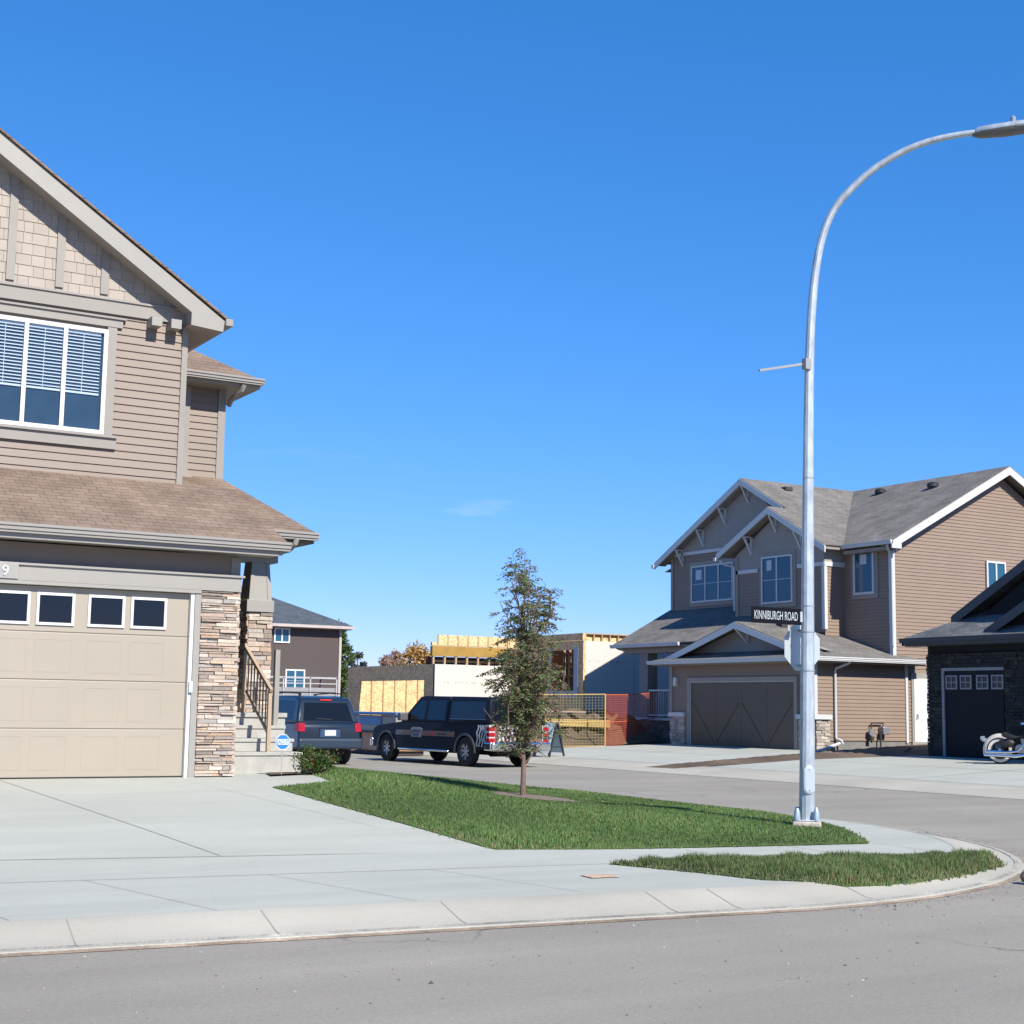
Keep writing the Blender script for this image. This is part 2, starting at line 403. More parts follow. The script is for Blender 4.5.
# ---------------------------------------------------------------- ground surfaces
def ground_mat(name,rgb,var,streak,speck,rough=.9,bm=.004,crack=0):
    m,nt,b=nodes(name); b.inputs['Roughness'].default_value=rough; b.inputs['Specular IOR Level'].default_value=.25
    a=noise(nt,.35,6,.6); fa=ramp(nt,a.outputs[0],[(.3,1-var),(.7,1+var)])
    s=noise(nt,1.0,4,.6,stretch=streak); fs=ramp(nt,s.outputs[0],[(.3,1-var),(.7,1+var)])
    g=noise(nt,160,2,.8); fg=ramp(nt,g.outputs[0],[(.32,1-speck),(.68,1+speck)])
    g2=noise(nt,28,4,.75); fg2=ramp(nt,g2.outputs[0],[(.3,1-speck*.4),(.7,1+speck*.4)])
    st=noise(nt,2.2,7,.75); fst=ramp(nt,st.outputs[0],[(.62,1.0),(.78,1-var*1.6)])
    c=mix(nt,'MULTIPLY',1.0,rgb,fa)
    for q in (fs,fg,fg2,fst): c=mix(nt,'MULTIPLY',1.0,c,q)
    if crack:
        # wandering hairline cracks, kept to a few patches, and scattered light chips
        tc=nt.nodes.new('ShaderNodeTexCoord'); wn=noise(nt,1.4,4,.6); ad=mix(nt,'LINEAR_LIGHT',.16,tc.outputs['Object'],wn.outputs['Color'])
        vo=N(nt,'ShaderNodeTexVoronoi'); vo.feature='DISTANCE_TO_EDGE'; vo.inputs['Scale'].default_value=crack; nt.links.new(ad,vo.inputs['Vector'])
        cr=ramp(nt,vo.outputs['Distance'],[(.0015,.55),(.005,1.0)]); pm=noise(nt,.23,3,.5); pf=ramp(nt,pm.outputs[0],[(.53,0.0),(.60,1.0)])
        c=mix(nt,'MULTIPLY',pf,c,cr)
        sp=noise(nt,55,1,.5); sf=ramp(nt,sp.outputs[0],[(.76,0.0),(.80,.45)]); c=mix(nt,'MIX',sf,c,(.5,.48,.44))
    nt.links.new(c,b.inputs['Base Color']); bump(nt,b,g.outputs[0],.6,bm); return m
asph=ground_mat('asphalt',(.268,.248,.212),.085,(.04,.9,1),.34,.92,.006,crack=.30)
conc=ground_mat('concrete',(.38,.388,.345),.065,(.25,2.2,1),.10,.85,.0015)
conc2=ground_mat('concrete_curb',(.385,.365,.31),.09,(.5,.5,1),.10,.85,.0015)
soil=ground_mat('soil',(.125,.092,.068),.25,(.5,.5,1),.5,.95,.02)
mulchm=ground_mat('mulch',(.12,.085,.065),.3,(1,1,1),.6,.95,.02)
gravelm=ground_mat('tree_ring_soil',(.20,.155,.13),.2,(1,1,1),.5,.95,.02)
turf=ground_mat('turf_base',(.075,.13,.035),.2,(.5,.5,1),.4,.95,.02)
dryg=ground_mat('dry_ground',(.24,.2,.13),.2,(.02,.02,1),.3)

g=MB(); g.face([(-2500,-2500,-.12),(2500,-2500,-.12),(2500,3000,-.12),(-2500,3000,-.12)]); g.build('ground',dryg,kind='structure')
g=MB(); g.face([(-120,-40,0),(140,-40,0),(140,150,0),(-120,150,0)]); g.build('road',asph,kind='structure')
# lot of the corner house: rolled kerb strip then the slab
def outline(d,y1=75,x0=-30,n=24):
    P=[(x0+(8.6-x0)*i/20,9.5+.08*(8.6-x0)*(1-i/20)+d) for i in range(20)]
    P+=[(8.6+(7-d)*math.sin(math.pi/2*i/n),16.5-(7-d)*math.cos(math.pi/2*i/n)) for i in range(n+1)]
    P+=[(15.6-d,16.5+(y1-16.5)*i/20) for i in range(1,21)]
    return P
ds=[-.012,0,.08,.2,.35,.5,.65,.70]
k=MB(); L=[outline(d) for d in ds]
for i in range(len(ds)-1):
    for j in range(len(L[0])-1):
        q=[L[i][j],L[i][j+1],L[i+1][j+1],L[i+1][j]]
        k.face([(x,y,H(x,y)) for x,y in q])
k.build('kerb',conc2,smooth=True,kind='structure')
def lip(name,d0,d1,z0,z1,m):
    q=MB(); La,Lb=outline(d0),outline(d1)
    for j in range(len(La)-1): q.face([(*La[j],z0),(*La[j+1],z0),(*Lb[j+1],z1),(*Lb[j],z1)])
    q.build(name,m,kind='structure')
lip('gutter_grit',-.02,.085,.012,.0295,ground_mat('gutter_grit',(.35,.335,.29),.30,(3,3,1),.75,.95,.02))
lip('gutter_dirt',-.06,-.018,.004,.0135,ground_mat('gutter_dirt',(.26,.20,.15),.35,(3,3,1),.5))
drape('pavement',[p for p in outline(.67)]+[(-30,75)],-.003,conc,.6)
# sawn joints
jm=M('joint',(.40,.36,.32),.95)
def strip(mb,a,b,w,off=.003,n=24):
    a=V((*a,0));b=V((*b,0));d=(b-a).normalized();p=V((-d.y,d.x,0))*w/2
    pts=[a+(b-a)*i/n for i in range(n+1)]
    f=lambda v:(v.x,v.y,H(v.x,v.y)+off)
    for u,v in zip(pts,pts[1:]): mb.face([f(u-p),f(v-p),f(v+p),f(u+p)])
j=MB()
strip(j,(-8,15.0),(2.9,14.14),.016);strip(j,(2.9,14.14),(8.0,13.5),.018); strip(j,(-8,13.9),(2.9,12.79),.014); strip(j,(2.9,12.79),(8.6,12.1),.015)
strip(j,(4.45,20.15),(5.17,13.9),.012); strip(j,(1.9,20.15),(2.3,14.2),.010); strip(j,(6.9,19.3),(7.5,15.2),.006)
for a,b in (((3.55,12.72),(3.94,10.6)),((5.1,12.5),(5.5,10.5)),((6.6,12.33),(7.0,10.4)),((2.2,12.85),(2.5,10.7))): strip(j,a,b,.007)
for x in (1.3,2.83,4.2,5.62,7.45,8.05,9.5):
    y_=9.5+.08*max(0,8.6-x); strip(j,(x+.03,y_+.64),(x-.05,y_+.05),.009)
for x in (9.9,11.3,12.6): strip(j,(x,11.75),(x+.1,12.95),.010)
j.build('pavement_joint',jm,kind='structure')

LAWN=[(7.71,18.9),(7.78,17.5),(7.9,15.6),(8.02,13.57),(9.11,13.30),(10.27,13.10),(11.54,12.93),(12.54,12.84),(12.99,13.42),(13.4,14.0),(13.88,14.7),(14.3,15.66),(14.7,17.0),(14.9,19),(15.05,22),(15.1,28),(15.1,40),(13.2,40),(12.2,30),(10.6,24.6),(9.5,21.9),(8.95,20.4),(8.8,19.35),(8.2,19.05)]
drape('lawn',LAWN,.006,turf,.5,dome=.04)
BOUL=[(8.39,12.08),(8.75,12.02),(9.37,11.9),(10.0,11.76),(10.67,11.62),(11.3,11.45),(12.0,11.32),(12.6,11.45),(13.0,11.62),(13.1,11.5),(12.77,11.13),(12.09,10.76),(11.36,10.42),(10.52,10.15),(9.9,10.04),(9.5,10.03),(9.25,10.22),(8.93,10.55),(8.77,11.15),(8.58,11.66)]
drape('boulevard_turf',BOUL,.006,turf,.3,dome=.04)
MUL=[(8.2,20.15),(8.95,20.4),(9.5,21.9),(10.6,24.6),(9.2,24.6),(9.1,21.2),(9.0,20.8),(8.35,20.75)]
drape('planting_bed',MUL,.02,mulchm,.3)
def blob(cx,cy,rx,ry,n=22,j=.12,seed=1):
    r=random.Random(seed); return [(cx+rx*(1+r.uniform(-j,j))*math.cos(2*math.pi*i/n),cy+ry*(1+r.uniform(-j,j))*math.sin(2*math.pi*i/n)) for i in range(n)]
RING=blob(11.1,17.75,.62,.55)
drape('tree_ring',RING,.062,gravelm,.2)

def np_inside(X,Y,poly):
    r=np.zeros(len(X),bool); n=len(poly)
    for i in range(n):
        x0,y0=poly[i];x1,y1=poly[(i+1)%n]
        if y0==y1: continue
        r^=((y0>Y)!=(y1>Y))&(X<(x1-x0)*(Y-y0)/(y1-y0)+x0)
    return r
def np_dist(X,Y,poly):
    m=np.full(len(X),1e9); n=len(poly)
    for i in range(n):
        x0,y0=poly[i];x1,y1=poly[(i+1)%n]; dx,dy=x1-x0,y1-y0
        t=np.clip(((X-x0)*dx+(Y-y0)*dy)/(dx*dx+dy*dy+1e-12),0,1); m=np.minimum(m,np.hypot(X-x0-t*dx,Y-y0-t*dy))
    return m
def np_H(X,Y):
    dx=X-8.6;dy=16.5-Y
    d=np.where((dx>0)&(dy>0),7-np.hypot(dx,dy),np.minimum(15.6-X,Y-9.5-.08*np.maximum(0,8.6-X)))
    z=np.interp(d,[-.012,0,.2,.65,5.6],[-.02,.02,.03,.12,.15]); t=np.clip((X-9)/5.5,0,1)
    return z+.45*np.clip((Y-13.5)/6.7,0,1)*(1-t*t*(3-2*t))
def grass(name,poly,count,h0,h1,seed,holes=(),c1=(.10,.19,.045),c2=(.185,.285,.09),c3=(.30,.27,.14),dry=.05,edge=0,clump=0):
    r=np.random.default_rng(seed); P=np.array(poly); lo=P.min(0);hi=P.max(0); got=[]; tot=0
    while tot<count:
        q=r.uniform(lo,hi,(40000,2)); X,Y=q[:,0],q[:,1]
        k=r.random(40000)<np.minimum(1,(17.0/np.maximum(6,np.hypot(X,Y)))**2.2)   # fewer blades where they show smaller
        k&=np_inside(X+r.normal(0,.022,40000)+.02*np.sin(Y*23),Y+r.normal(0,.022,40000)+.02*np.sin(X*19),poly)
        for h in holes: k&=~np_inside(X,Y,h)
        got.append(q[k]); tot+=k.sum()
    q=np.concatenate(got)[:count]; X,Y=q[:,0],q[:,1]; n=len(q)
    d=np_dist(X,Y,poly); z=np_H(X,Y)+.004+.04*np.minimum(1,d/.35); dist=np.hypot(X,Y); w=.0065*np.maximum(1,dist/12)
    pat=np.sin(X*1.7+Y*.9)+np.sin(X*.6-Y*1.3+2)+.6*np.sin(X*5.1+Y*3.7)*np.sin(Y*6.3-X*2.2)
    h=r.uniform(h0,h1,n)*(1+.13*pat)*(1+clump*np.clip(np.sin(X*7.3+1.3*np.sin(Y*5))*np.sin(Y*8.1+1.7*np.sin(X*4)),0,1))*np.minimum(1,.45+d*5); a=r.uniform(0,6.28,n); b=r.uniform(0,6.28,n); l=r.uniform(0,.6,n)*h
    dx,dy=np.cos(a)*w,np.sin(a)*w
    v=np.empty((n,3,3),np.float32)
    v[:,0]=np.stack([X-dx,Y-dy,z-.01],1); v[:,1]=np.stack([X+dx,Y+dy,z-.01],1); v[:,2]=np.stack([X+np.cos(b)*l,Y+np.sin(b)*l,z+h],1)
    t=r.random(n)[:,None]; col=np.array(c1)*(1-t)+np.array(c2)*t
    dr=r.random(n)<dry+np.where(d<.12,edge,0)+.10*np.clip(pat-1.1,0,1)
    col[dr]=np.array(c3)*r.uniform(.6,1.2,(dr.sum(),1)); col*=(1+.12*pat)[:,None]
    c=np.ones((n,3,4),np.float32); c[:,:,:3]=col[:,None,:]
    me=bpy.data.meshes.new(name); me.vertices.add(n*3); me.vertices.foreach_set('co',v.ravel())
    me.loops.add(n*3); me.loops.foreach_set('vertex_index',np.arange(n*3,dtype=np.int32))
    me.polygons.add(n); me.polygons.foreach_set('loop_start',np.arange(0,n*3,3,dtype=np.int32)); me.polygons.foreach_set('loop_total',np.full(n,3,np.int32))
    at=me.color_attributes.new(name='Col',type='FLOAT_COLOR',domain='POINT'); at.data.foreach_set('color',c.ravel())
    me.update(); me.validate(); me.materials.append(Mcol('grass_blade',.75,.1,8,0,trans=.3))
    o=bpy.data.objects.new(name,me); COL.objects.link(o); return o
tag(grass('grass',LAWN,130000,.018,.042,3,holes=(RING,),edge=.25),'short green lawn grass around the young tree','grass',kind='stuff')
tag(grass('grass',BOUL,36000,.03,.065,5,c1=(.085,.155,.04),c2=(.18,.265,.09),dry=.15,edge=.25,clump=.7),'rough grass strip between the sidewalk and the curb','grass',kind='stuff')

# far side of the side street
FAR=[(23.4,12)]+[(23.4,y) for y in range(14,120,6)]+[(23.4,120),(120,120),(120,12)]
drape('yard_soil',FAR,-.045,soil,3.0)
k=MB()
for i in range(60):
    y0=12+i*1.2;y1=y0+1.2
    for x0,x1 in ((23.39,23.4),(23.4,23.45),(23.45,23.9),(23.9,25.0)):
        z=lambda x:lerp(x,[23.39,23.4,23.45,23.9,25],[-.01,.012,.03,.09,.15])+.004
        k.face([(x0,y0,z(x0)),(x1,y0,z(x1)),(x1,y1,z(x1)),(x0,y1,z(x0))])
k.build('far_kerb',conc2,kind='structure')
drape('driveway',[(24.9,12.5),(24.9,31.35),(28.25,31.5),(29.8,30.9),(31.2,30.4),(31.45,29.8),(31.45,18),(31.45,12.5)],.006,conc,1.0)
drape('driveway',[(24.9,32.95),(26.4,33.25),(30.1,33.7),(31.3,34.0),(31.45,35.0),(31.45,41.8),(29.6,42.4),(27.3,43.5),(24.9,44.5)],.006,conc,1.0)
# heaped soil in the strip between the two driveways
def heap(name,poly,h,mat,seed,step=.16):
    o=drape(name,poly,.0,mat,step); r=random.Random(seed)
    for v in o.data.vertices:
        d=dist_edge(v.co.x,v.co.y,poly); v.co.z+=h*min(1,d/.7)*r.uniform(.4,1.3) if d>.02 else 0
    return o
heap('soil_strip',[(23.9,32.9),(24.0,31.6),(28.2,31.55),(29.9,30.95),(31.3,30.6),(32.6,31.9),(34.6,33.5),(34.6,33.85),(31.6,33.85),(31.3,33.9),(30.1,33.6),(26.4,33.2)],.07,soil,2)
heap('soil_heap',[(25.2,46),(27.3,44.1),(29.6,42.9),(32.4,43.3),(32.6,46.5),(34.6,48),(34.6,55),(29.5,56.6),(25.2,55)],.85,soil,4,.3)
j=MB(); strip(j,(25.05,12.5),(25.05,60),.03,.012,60); strip(j,(28.3,12.5),(28.3,31.3),.03,.012); strip(j,(28.3,35.0),(28.3,42.5),.03,.012)
strip(j,(25.0,24.5),(31.4,24.5),.03,.012); strip(j,(25.0,38.0),(31.4,38.0),.03,.012)
j.build('driveway_joint',jm,kind='structure')
# rusty utility cover set in the apron
u=MB(); cx,cy=7.74,11.27; z=H(cx,cy)+.004
u.prism([(cx-.15,cy-.10,z),(cx+.14,cy-.12,z),(cx+.16,cy+.10,z),(cx-.13,cy+.12,z)],(0,0,.002))
tag(u.build('utility_cover',M('rust_cover',(.62,.44,.30),.85,0,.4,14,.002)),'small rusty square utility cover set flush in the pale apron','cover')
# ---------------------------------------------------------------- corner house with the beige garage door
sidA=M('siding_taupe',(.278,.22,.182),.6,0,.05,1.5,.0004,40)
trimA=M('trim_beige',(.32,.295,.265),.55,0,.05,2,.0004,40)
trimL=M('trim_light',(.355,.338,.31),.5,0,.05,2)
shakeA=Mcol('shake_wall',.75,.05,3,0)
roofA=shingle('shingle_brown',(.27,.195,.148),(.37,.285,.225),(.205,.15,.118))
doorA=M('garage_door_beige',(.42,.37,.30),.45,0,.03,1)
white=M('white_vinyl',(.78,.79,.80),.4,0,.04,2)
stoneM=Mcol('ledge_stone',.85,.22,30,.004)
mortar=M('stone_mortar',(.17,.14,.12),.95)
glassA=clear_glass('window_glass',(.80,.88,.97)); darkglass=glass_mat('dark_glass',(.006,.008,.014),.12)
gutM=M('gutter_beige',(.34,.315,.285),.4,0,.04,2)
soff=M('soffit_beige',(.40,.35,.30),.6,0,.04,2)
concP=M('porch_concrete',(.46,.45,.42),.85,0,.12,6,.001,50)
tan=M('rail_tan',(.50,.38,.27),.5,0,.06,4)

lh=thing('house','two storey beige corner house with shingled gable, wide beige garage door and stone pier','house',(4,20.2,.58))
W=WX(20.26)
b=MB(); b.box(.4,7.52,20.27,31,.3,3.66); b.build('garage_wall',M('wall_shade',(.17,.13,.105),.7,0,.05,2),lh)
b=MB(); b.box(.75,7.24,22.02,31,3.6,7.45); b.box(7.2,8.82,24.52,30.5,1.0,7.2)
b.prism([(.75,22.02,7.4),(7.24,22.02,7.4),(4,22.02,9.55)],(0,9,0)); b.build('wall_core',sidA,lh)
# dark frieze wall under the eave
b=MB(); wbox(b,W,.4,7.62,3.40,3.68,0,.02); b.build('frieze',sidA,lh)
b=MB(); wbox(b,W,.3,7.66,3.17,3.37,0,.10); wbox(b,W,.3,7.70,3.37,3.40,0,.13); wbox(b,W,1.7,7.07,3.12,3.165,0,.13); wbox(b,W,6.985,7.075,.58,3.12,0,.11); wbox(b,W,1.78,1.87,.58,3.12,0,.11)
b.build('door_casing',trimL,lh)
b=MB(); wbox(b,W,6.93,6.98,.58,3.12,0,.10); wbox(b,W,1.875,1.925,.58,3.12,0,.10); b.split('door_track_trim',white,lh)
b=MB(); wbox(b,W,6.94,6.985,1.75,1.9,.10,.15); b.build('keypad',white,lh)
# garage door: four sections with stamped panels
gd=MB(); zs=[.60,1.24,1.88,2.51,3.12]
starts=[6.12-.585*(i%2)-1.265*(i//2) for i in range(8)]
for i in range(4):
    wbox(gd,W,1.93,6.93,zs[i]+.006,zs[i+1]-.006,-.05,.02)
wbox(gd,W,1.93,6.93,.6,3.12,-.05,.008)
gdo=gd.build('garage_door',doorA,lh,bevel=.006)
st=MB()
for i in range(3):
    for s0 in starts:
        a0,a1,z0,z1=s0,s0+.48,zs[i]+.1,zs[i+1]-.09
        for q in ((a0,a1,z0,z0+.012),(a0,a1,z1-.012,z1),(a0,a0+.012,z0+.012,z1-.012),(a1-.012,a1,z0+.012,z1-.012)): wbox(st,W,q[0],q[1],q[2],q[3],.0195,.0225)
        for g_ in range(1,6): x=a0+(a1-a0)*g_/6; wbox(st,W,x-.003,x+.003,z0+.012,z1-.012,.0195,.0205)
st.build('stamped_panel',doorA,gdo)
for s0 in starts:
    f=MB(); frame_ring(f,W,s0-.01,s0+.49,2.60,3.03,.035,.015,.045)
    wo_=f.build('window_frame',white,gdo)
    p=MB(); wbox(p,W,s0+.02,s0+.46,2.63,3.0,.0195,.027); p.build('pane',darkglass,gdo)
b=MB(); wbox(b,W,1.93,6.93,.585,.60,-.03,.03); b.build('bottom_seal',M('rubber',(.02,.02,.02),.7),gdo)
# stone pier right of the door
rs=random.Random(3)
b=MB(); wbox(b,W,7.08,7.62,.55,3.17,-.05,.04); b.build('pier_core',mortar,lh)
b=MB(); stone(b,W,7.09,7.66,.60,3.165,base=.04,rnd=rs,hmin=.028,hmax=.062)
Wr=lambda a,z,o=0:(7.62+o,20.8-a,z)
stone(b,Wr,0,.62,.6,3.165,base=0,rnd=rs)
b.build('stone_pier',stoneM,lh)
# number plaque
b=MB(); wbox(b,W,4.02,4.565,3.18,3.395,.101,.135); pq=b.build('number_plaque',M('plaque_grey',(.38,.37,.35),.5),lh,bevel=.004)
text_mesh('house_number','9',.2,M('number_white',(.7,.74,.8),.4),pq,(4.345,20.118,3.215),(1,0,0),(0,0,1),.006)
# upper wall
W=WX(22.0)
b=MB(); laps(b,W,[(.7,4.5),(7.3,4.5),(7.3,7.42),(.7,7.42)],.118,.02); b.build('siding',sidA,lh)
b=MB(); wbox(b,W,7.235,7.325,4.6,7.42,0,.045); wbox(b,W,.6,7.34,7.38,7.58,0,.06); wbox(b,W,.6,7.36,7.58,7.61,0,.085)
wbox(b,lambda a,z,o=0:(7.3+o,22.05+a,z),0,.1,4.9,7.4,0,.02); b.build('wall_trim',trimA,lh)
# shake gable
rk=lambda x:7.50+.640*(7.81-x)
conv=[(.95,7.60),(7.14,7.60),(4.0,rk(4)-.26)]
b=MB(); rs=random.Random(11); z=7.60
row=0
while z<9.8:
    x=.8+rs.uniform(0,.2)
    while x<7.3:
        w_=rs.uniform(.11,.24); q=clip_convex([(x+.002,z+rs.uniform(0,.004)),(x+w_-.002,z+rs.uniform(0,.004)),(x+w_-.002,z+.18),(x+.002,z+.18)],conv)
        k_=rs.uniform(.93,1.05); c=(.44*k_,.385*k_,.335*k_)
        if len(q)>=3:
            f=lambda zz:.006+.010*(1-(zz-z)/.18)
            P=[W(p[0],p[1],f(p[1])) for p in q]; b.face(P,c)
            bt=sorted([p for p in q if p[1]-z<.006]); 
            if len(bt)>=2: b.face([W(bt[0][0],bt[0][1],f(z)),W(bt[-1][0],bt[-1][1],f(z)),W(bt[-1][0],bt[-1][1],0),W(bt[0][0],bt[0][1],0)],(.3,.26,.22))
            b.face([W(q[0][0],q[0][1],f(q[0][1])),W(q[0][0],q[-1][1],f(q[-1][1])),W(q[0][0],q[-1][1],0),W(q[0][0],q[0][1],0)],(.34,.29,.25))
        x+=w_
    z+=.165; row+=1
b.build('shake_gable',shakeA,lh)
b=MB()
for x in (6.0,5.33,4.62,3.9,3.2,2.5):
    wpoly(b,W,clip_convex([(x-.06,7.67),(x+.06,7.67),(x+.06,10),(x-.06,10)],conv),0,.045)
b.split('gable_batten',trimA,lh)
# rake boards, soffit, roof of the tall gable
def rake(x): return 7.46+.650*(7.78-x)
ft=[(7.78,7.44),(4.0,rake(4.0)),(4.0,rake(4.0)-.31),(7.25,rake(7.25)-.30),(7.25,7.31),(7.76,7.27)]
fl=[(8.0-x,z) for x,z in ft]
b=MB()
for P in (ft,fl): b.prism([(x,21.62,z) for x,z in P],(0,.04,0))
b.split('rake_board',trimL,lh)
b=MB()
for P in (ft,fl):
    c=[(x if i not in(0,5) else (7.74 if P is ft else .26),z-.02 if i in (0,1) else z+.02) for i,(x,z) in enumerate(P)]
    b.prism([(x,21.66,z) for x,z in c],(0,9.4,0))
b.split('soffit',soff,lh)
b=MB()
roofslab(b,[(7.84,21.58,7.475),(4.0,21.58,rake(4)+.04),(4.0,31.3,rake(4)+.04),(7.84,31.3,7.475)],.035)
roofslab(b,[(.16,21.58,7.475),(4.0,21.58,rake(4)+.04),(4.0,31.3,rake(4)+.04),(.16,31.3,7.475)],.035)
b.build('roof',roofA,lh)
def gutter(mb,W,a0,a1,z,o0=0,h=.125,d=.12):
    # K-profile trough: back, lip and a stepped front
    for (oa,ob,za,zb) in ((o0,o0+d*.7,z-h,z-h*.72),(o0+.0,o0+d*.85,z-h*.72,z-h*.3),(o0,o0+d,z-h*.3,z)):
        wbox(mb,W,a0,a1,za,zb,oa,ob)
b=MB(); b.box(7.78,7.90,21.56,31,7.36,7.47); b.build('gutter',gutM,lh,bevel=.01)
# bracket blocks
b=MB()
for x in (6.68,6.98): wbox(b,W,x,x+.16,7.25,7.39,0,.26)
b.split('eave_bracket',trimL,lh)
# big window with blinds
wn=window(lh,W,3.70,6.08,5.53,7.12,4,fmat=white,gmat=glassA,fw=.06,base=.03,blind=.40,bmat=M('blind_slat',(.82,.84,.86),.5,0,.02,2))
b=MB(); wbox(b,W,6.08,6.22,5.49,7.18,0,.05); wbox(b,W,3.56,3.7,5.49,7.18,0,.05); wbox(b,W,3.5,6.30,7.18,7.30,0,.06); wbox(b,W,3.44,6.35,7.30,7.33,0,.09)
wbox(b,W,3.5,6.28,5.33,5.49,0,.06); wbox(b,W,3.5,6.29,5.49,5.525,0,.10); b.build('window_casing',trimA,lh)
# lower skirt roof over the garage
A=lambda y:3.865+.478*(y-19.8)
b=MB(); roofslab(b,[(-.2,19.73,A(19.73)),(8.22,19.73,A(19.73)),(8.14,21.98,A(21.98)),(-.2,21.98,A(21.98))],.035)
b.build('skirt_roof',roofA,lh)
b=MB(); b.prism([(-.15,19.81,3.83),(-.15,21.96,4.84),(-.15,21.96,4.4),(-.15,20.3,3.70),(-.15,19.81,3.70)],(8.28,0,0)); b.build('eave_soffit',soff,lh)
W2=WX(19.81)
b=MB(); gutter(b,W2,-.2,8.21,3.875); wbox(b,W2,-.2,8.06,3.68,3.76,-.02,.02); b.build('gutter',gutM,lh)
b=MB(); wbox(b,WX(20.24),7.52,7.66,3.40,3.66,0,.02); b.build('wall_trim',trimA,lh)
# porch roof with its own eave
B=lambda y:4.31+.455*(y-22)
b=MB(); roofslab(b,[(8.0,21.98,B(21.98)),(9.62,21.98,B(21.98)),(8.86,24.5,B(24.5)),(7.3,24.5,B(24.5)),(7.3,22.3,B(22.3)),(8.0,22.3,B(22.3))],.035)
roofslab(b,[(9.62,21.98,B(21.98)),(9.62,30,B(21.98)),(8.86,30,B(24.5)),(8.86,24.5,B(24.5))],.035)
b.build('porch_roof',roofA,lh)
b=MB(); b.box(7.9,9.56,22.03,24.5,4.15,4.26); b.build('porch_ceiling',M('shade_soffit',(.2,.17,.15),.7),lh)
b=MB(); gutter(b,WX(22.03),8.02,9.60,4.32); b.build('gutter',gutM,lh)
b=MB(); b.tube([(9.22,21.93,4.2),(9.2,21.94,4.12),(9.15,22.05,4.03),(9.0,22.4,3.98),(8.95,22.55,3.97)],.045,8); b.build('downspout',gutM,lh,smooth=True)
b=MB(); b.box(7.6,9.2,22.62,22.95,3.86,4.07); b.build('porch_beam',soff,lh)
# wing wall, upper
W=WX(24.5)
b=MB(); laps(b,W,[(7.25,5.2),(8.82,5.2),(8.82,7.12),(7.25,7.12)],.118,.02); b.build('siding',sidA,lh)
b=MB(); wbox(b,W,8.75,8.88,5.3,7.12,0,.04); wbox(b,W,8.13,8.24,5.45,6.98,0,.06); wbox(b,W,8.10,8.31,5.36,5.45,0,.09); b.build('wall_trim',trimA,lh)
C_=lambda y:7.14+.64*(y-24)
b=MB(); roofslab(b,[(7.25,23.96,C_(23.96)),(9.39,23.96,C_(23.96)),(8.2,25.15,C_(25.15)),(7.25,25.15,C_(25.15))],.035)
roofslab(b,[(9.39,23.96,C_(23.96)),(9.39,30,C_(23.96)),(8.2,30,C_(25.15)),(8.2,25.15,C_(25.15))],.035); b.build('wing_roof',roofA,lh)
b=MB(); b.box(7.3,9.33,24.02,30.5,6.99,7.10); b.build('wing_soffit',soff,lh)
b=MB(); gutter(b,WX(24.02),7.25,9.37,7.15,h=.11); b.build('gutter',gutM,lh)
b=MB(); b.tube([(9.02,23.97,7.02),(9.0,24.0,6.93),(8.93,24.3,6.82),(8.92,24.42,6.72)],.045,8); b.build('downspout',gutM,lh,smooth=True)
# porch slab, steps, column, railing
b=MB(); b.box(7.45,9.18,22.05,24.5,.4,1.40); wbox(b,WX(22.05),7.45,9.2,1.40,1.47,-2.4,.03)
for i,(y,z) in enumerate(((21.0,.90),(21.35,1.09),(21.7,1.28))):
    b.box(7.55,9.03,y+.02,22.06,.35 if i==0 else z-.19,z-.05); b.box(7.54,9.045+(.002*i),y,y+.38,z-.05,z)
b.build('porch_steps',concP,lh,bevel=.008)
rs=random.Random(21)
b=MB(); b.box(8.75,9.11,22.64,22.99,1.47,3.05); b.build('column_core',mortar,lh)
b=MB(); stone(b,WX(22.64),8.73,9.13,1.47,3.05,rnd=rs,base=0,hmin=.05,hmax=.09); stone(b,lambda a,z,o=0:(8.75-o,a,z),22.62,23.0,1.47,3.05,rnd=rs,base=0,hmin=.05,hmax=.09)
b.build('column_stone',stoneM,lh)
b=MB(); b.box(8.68,9.14,22.57,23.03,3.06,3.25)
t0,t1=.195,.15; cx,cy=8.91,22.79
b.hexa([(cx-t0,cy-t0,3.23),(cx+t0,cy-t0,3.23),(cx+t0,cy+t0,3.23),(cx-t0,cy+t0,3.23),(cx-t1,cy-t1,3.88),(cx+t1,cy-t1,3.88),(cx+t1,cy+t1,3.88),(cx-t1,cy+t1,3.88)])
t2=.235
b.hexa([(cx-t0+.0,cy-t0-.012,3.24),(cx-t0+.07,cy-t0-.012,3.24),(cx-t0+.07,cy-t0+.02,3.24),(cx-t0,cy-t0+.02,3.24),(cx-t1,cy-t1-.012,3.87),(cx-t1+.06,cy-t1-.012,3.87),(cx-t1+.06,cy-t1+.02,3.87),(cx-t1,cy-t1+.02,3.87)])
b.hexa([(cx+t0-.07,cy-t0-.012,3.24),(cx+t0,cy-t0-.012,3.24),(cx+t0,cy-t0+.02,3.24),(cx+t0-.07,cy-t0+.02,3.24),(cx+t1-.06,cy-t1-.012,3.87),(cx+t1,cy-t1-.012,3.87),(cx+t1,cy-t1+.02,3.87),(cx+t1-.06,cy-t1+.02,3.87)])
b.build('porch_column',trimL,lh,bevel=.006)
b=MB(); X=8.5
b.beam((X,22.08,2.47),(X,20.98,1.80),.05,.05); b.beam((X,22.0,1.80),(X,21.05,1.17),.035,.035)
b.beam((X,22.1,1.47),(X,22.1,2.47),.05,.05,(0,1,0)); b.beam((X,21.04,.90),(X,21.04,1.80),.055,.055,(0,1,0))
rl=b.build('stair_railing',tan,lh)
b=MB()
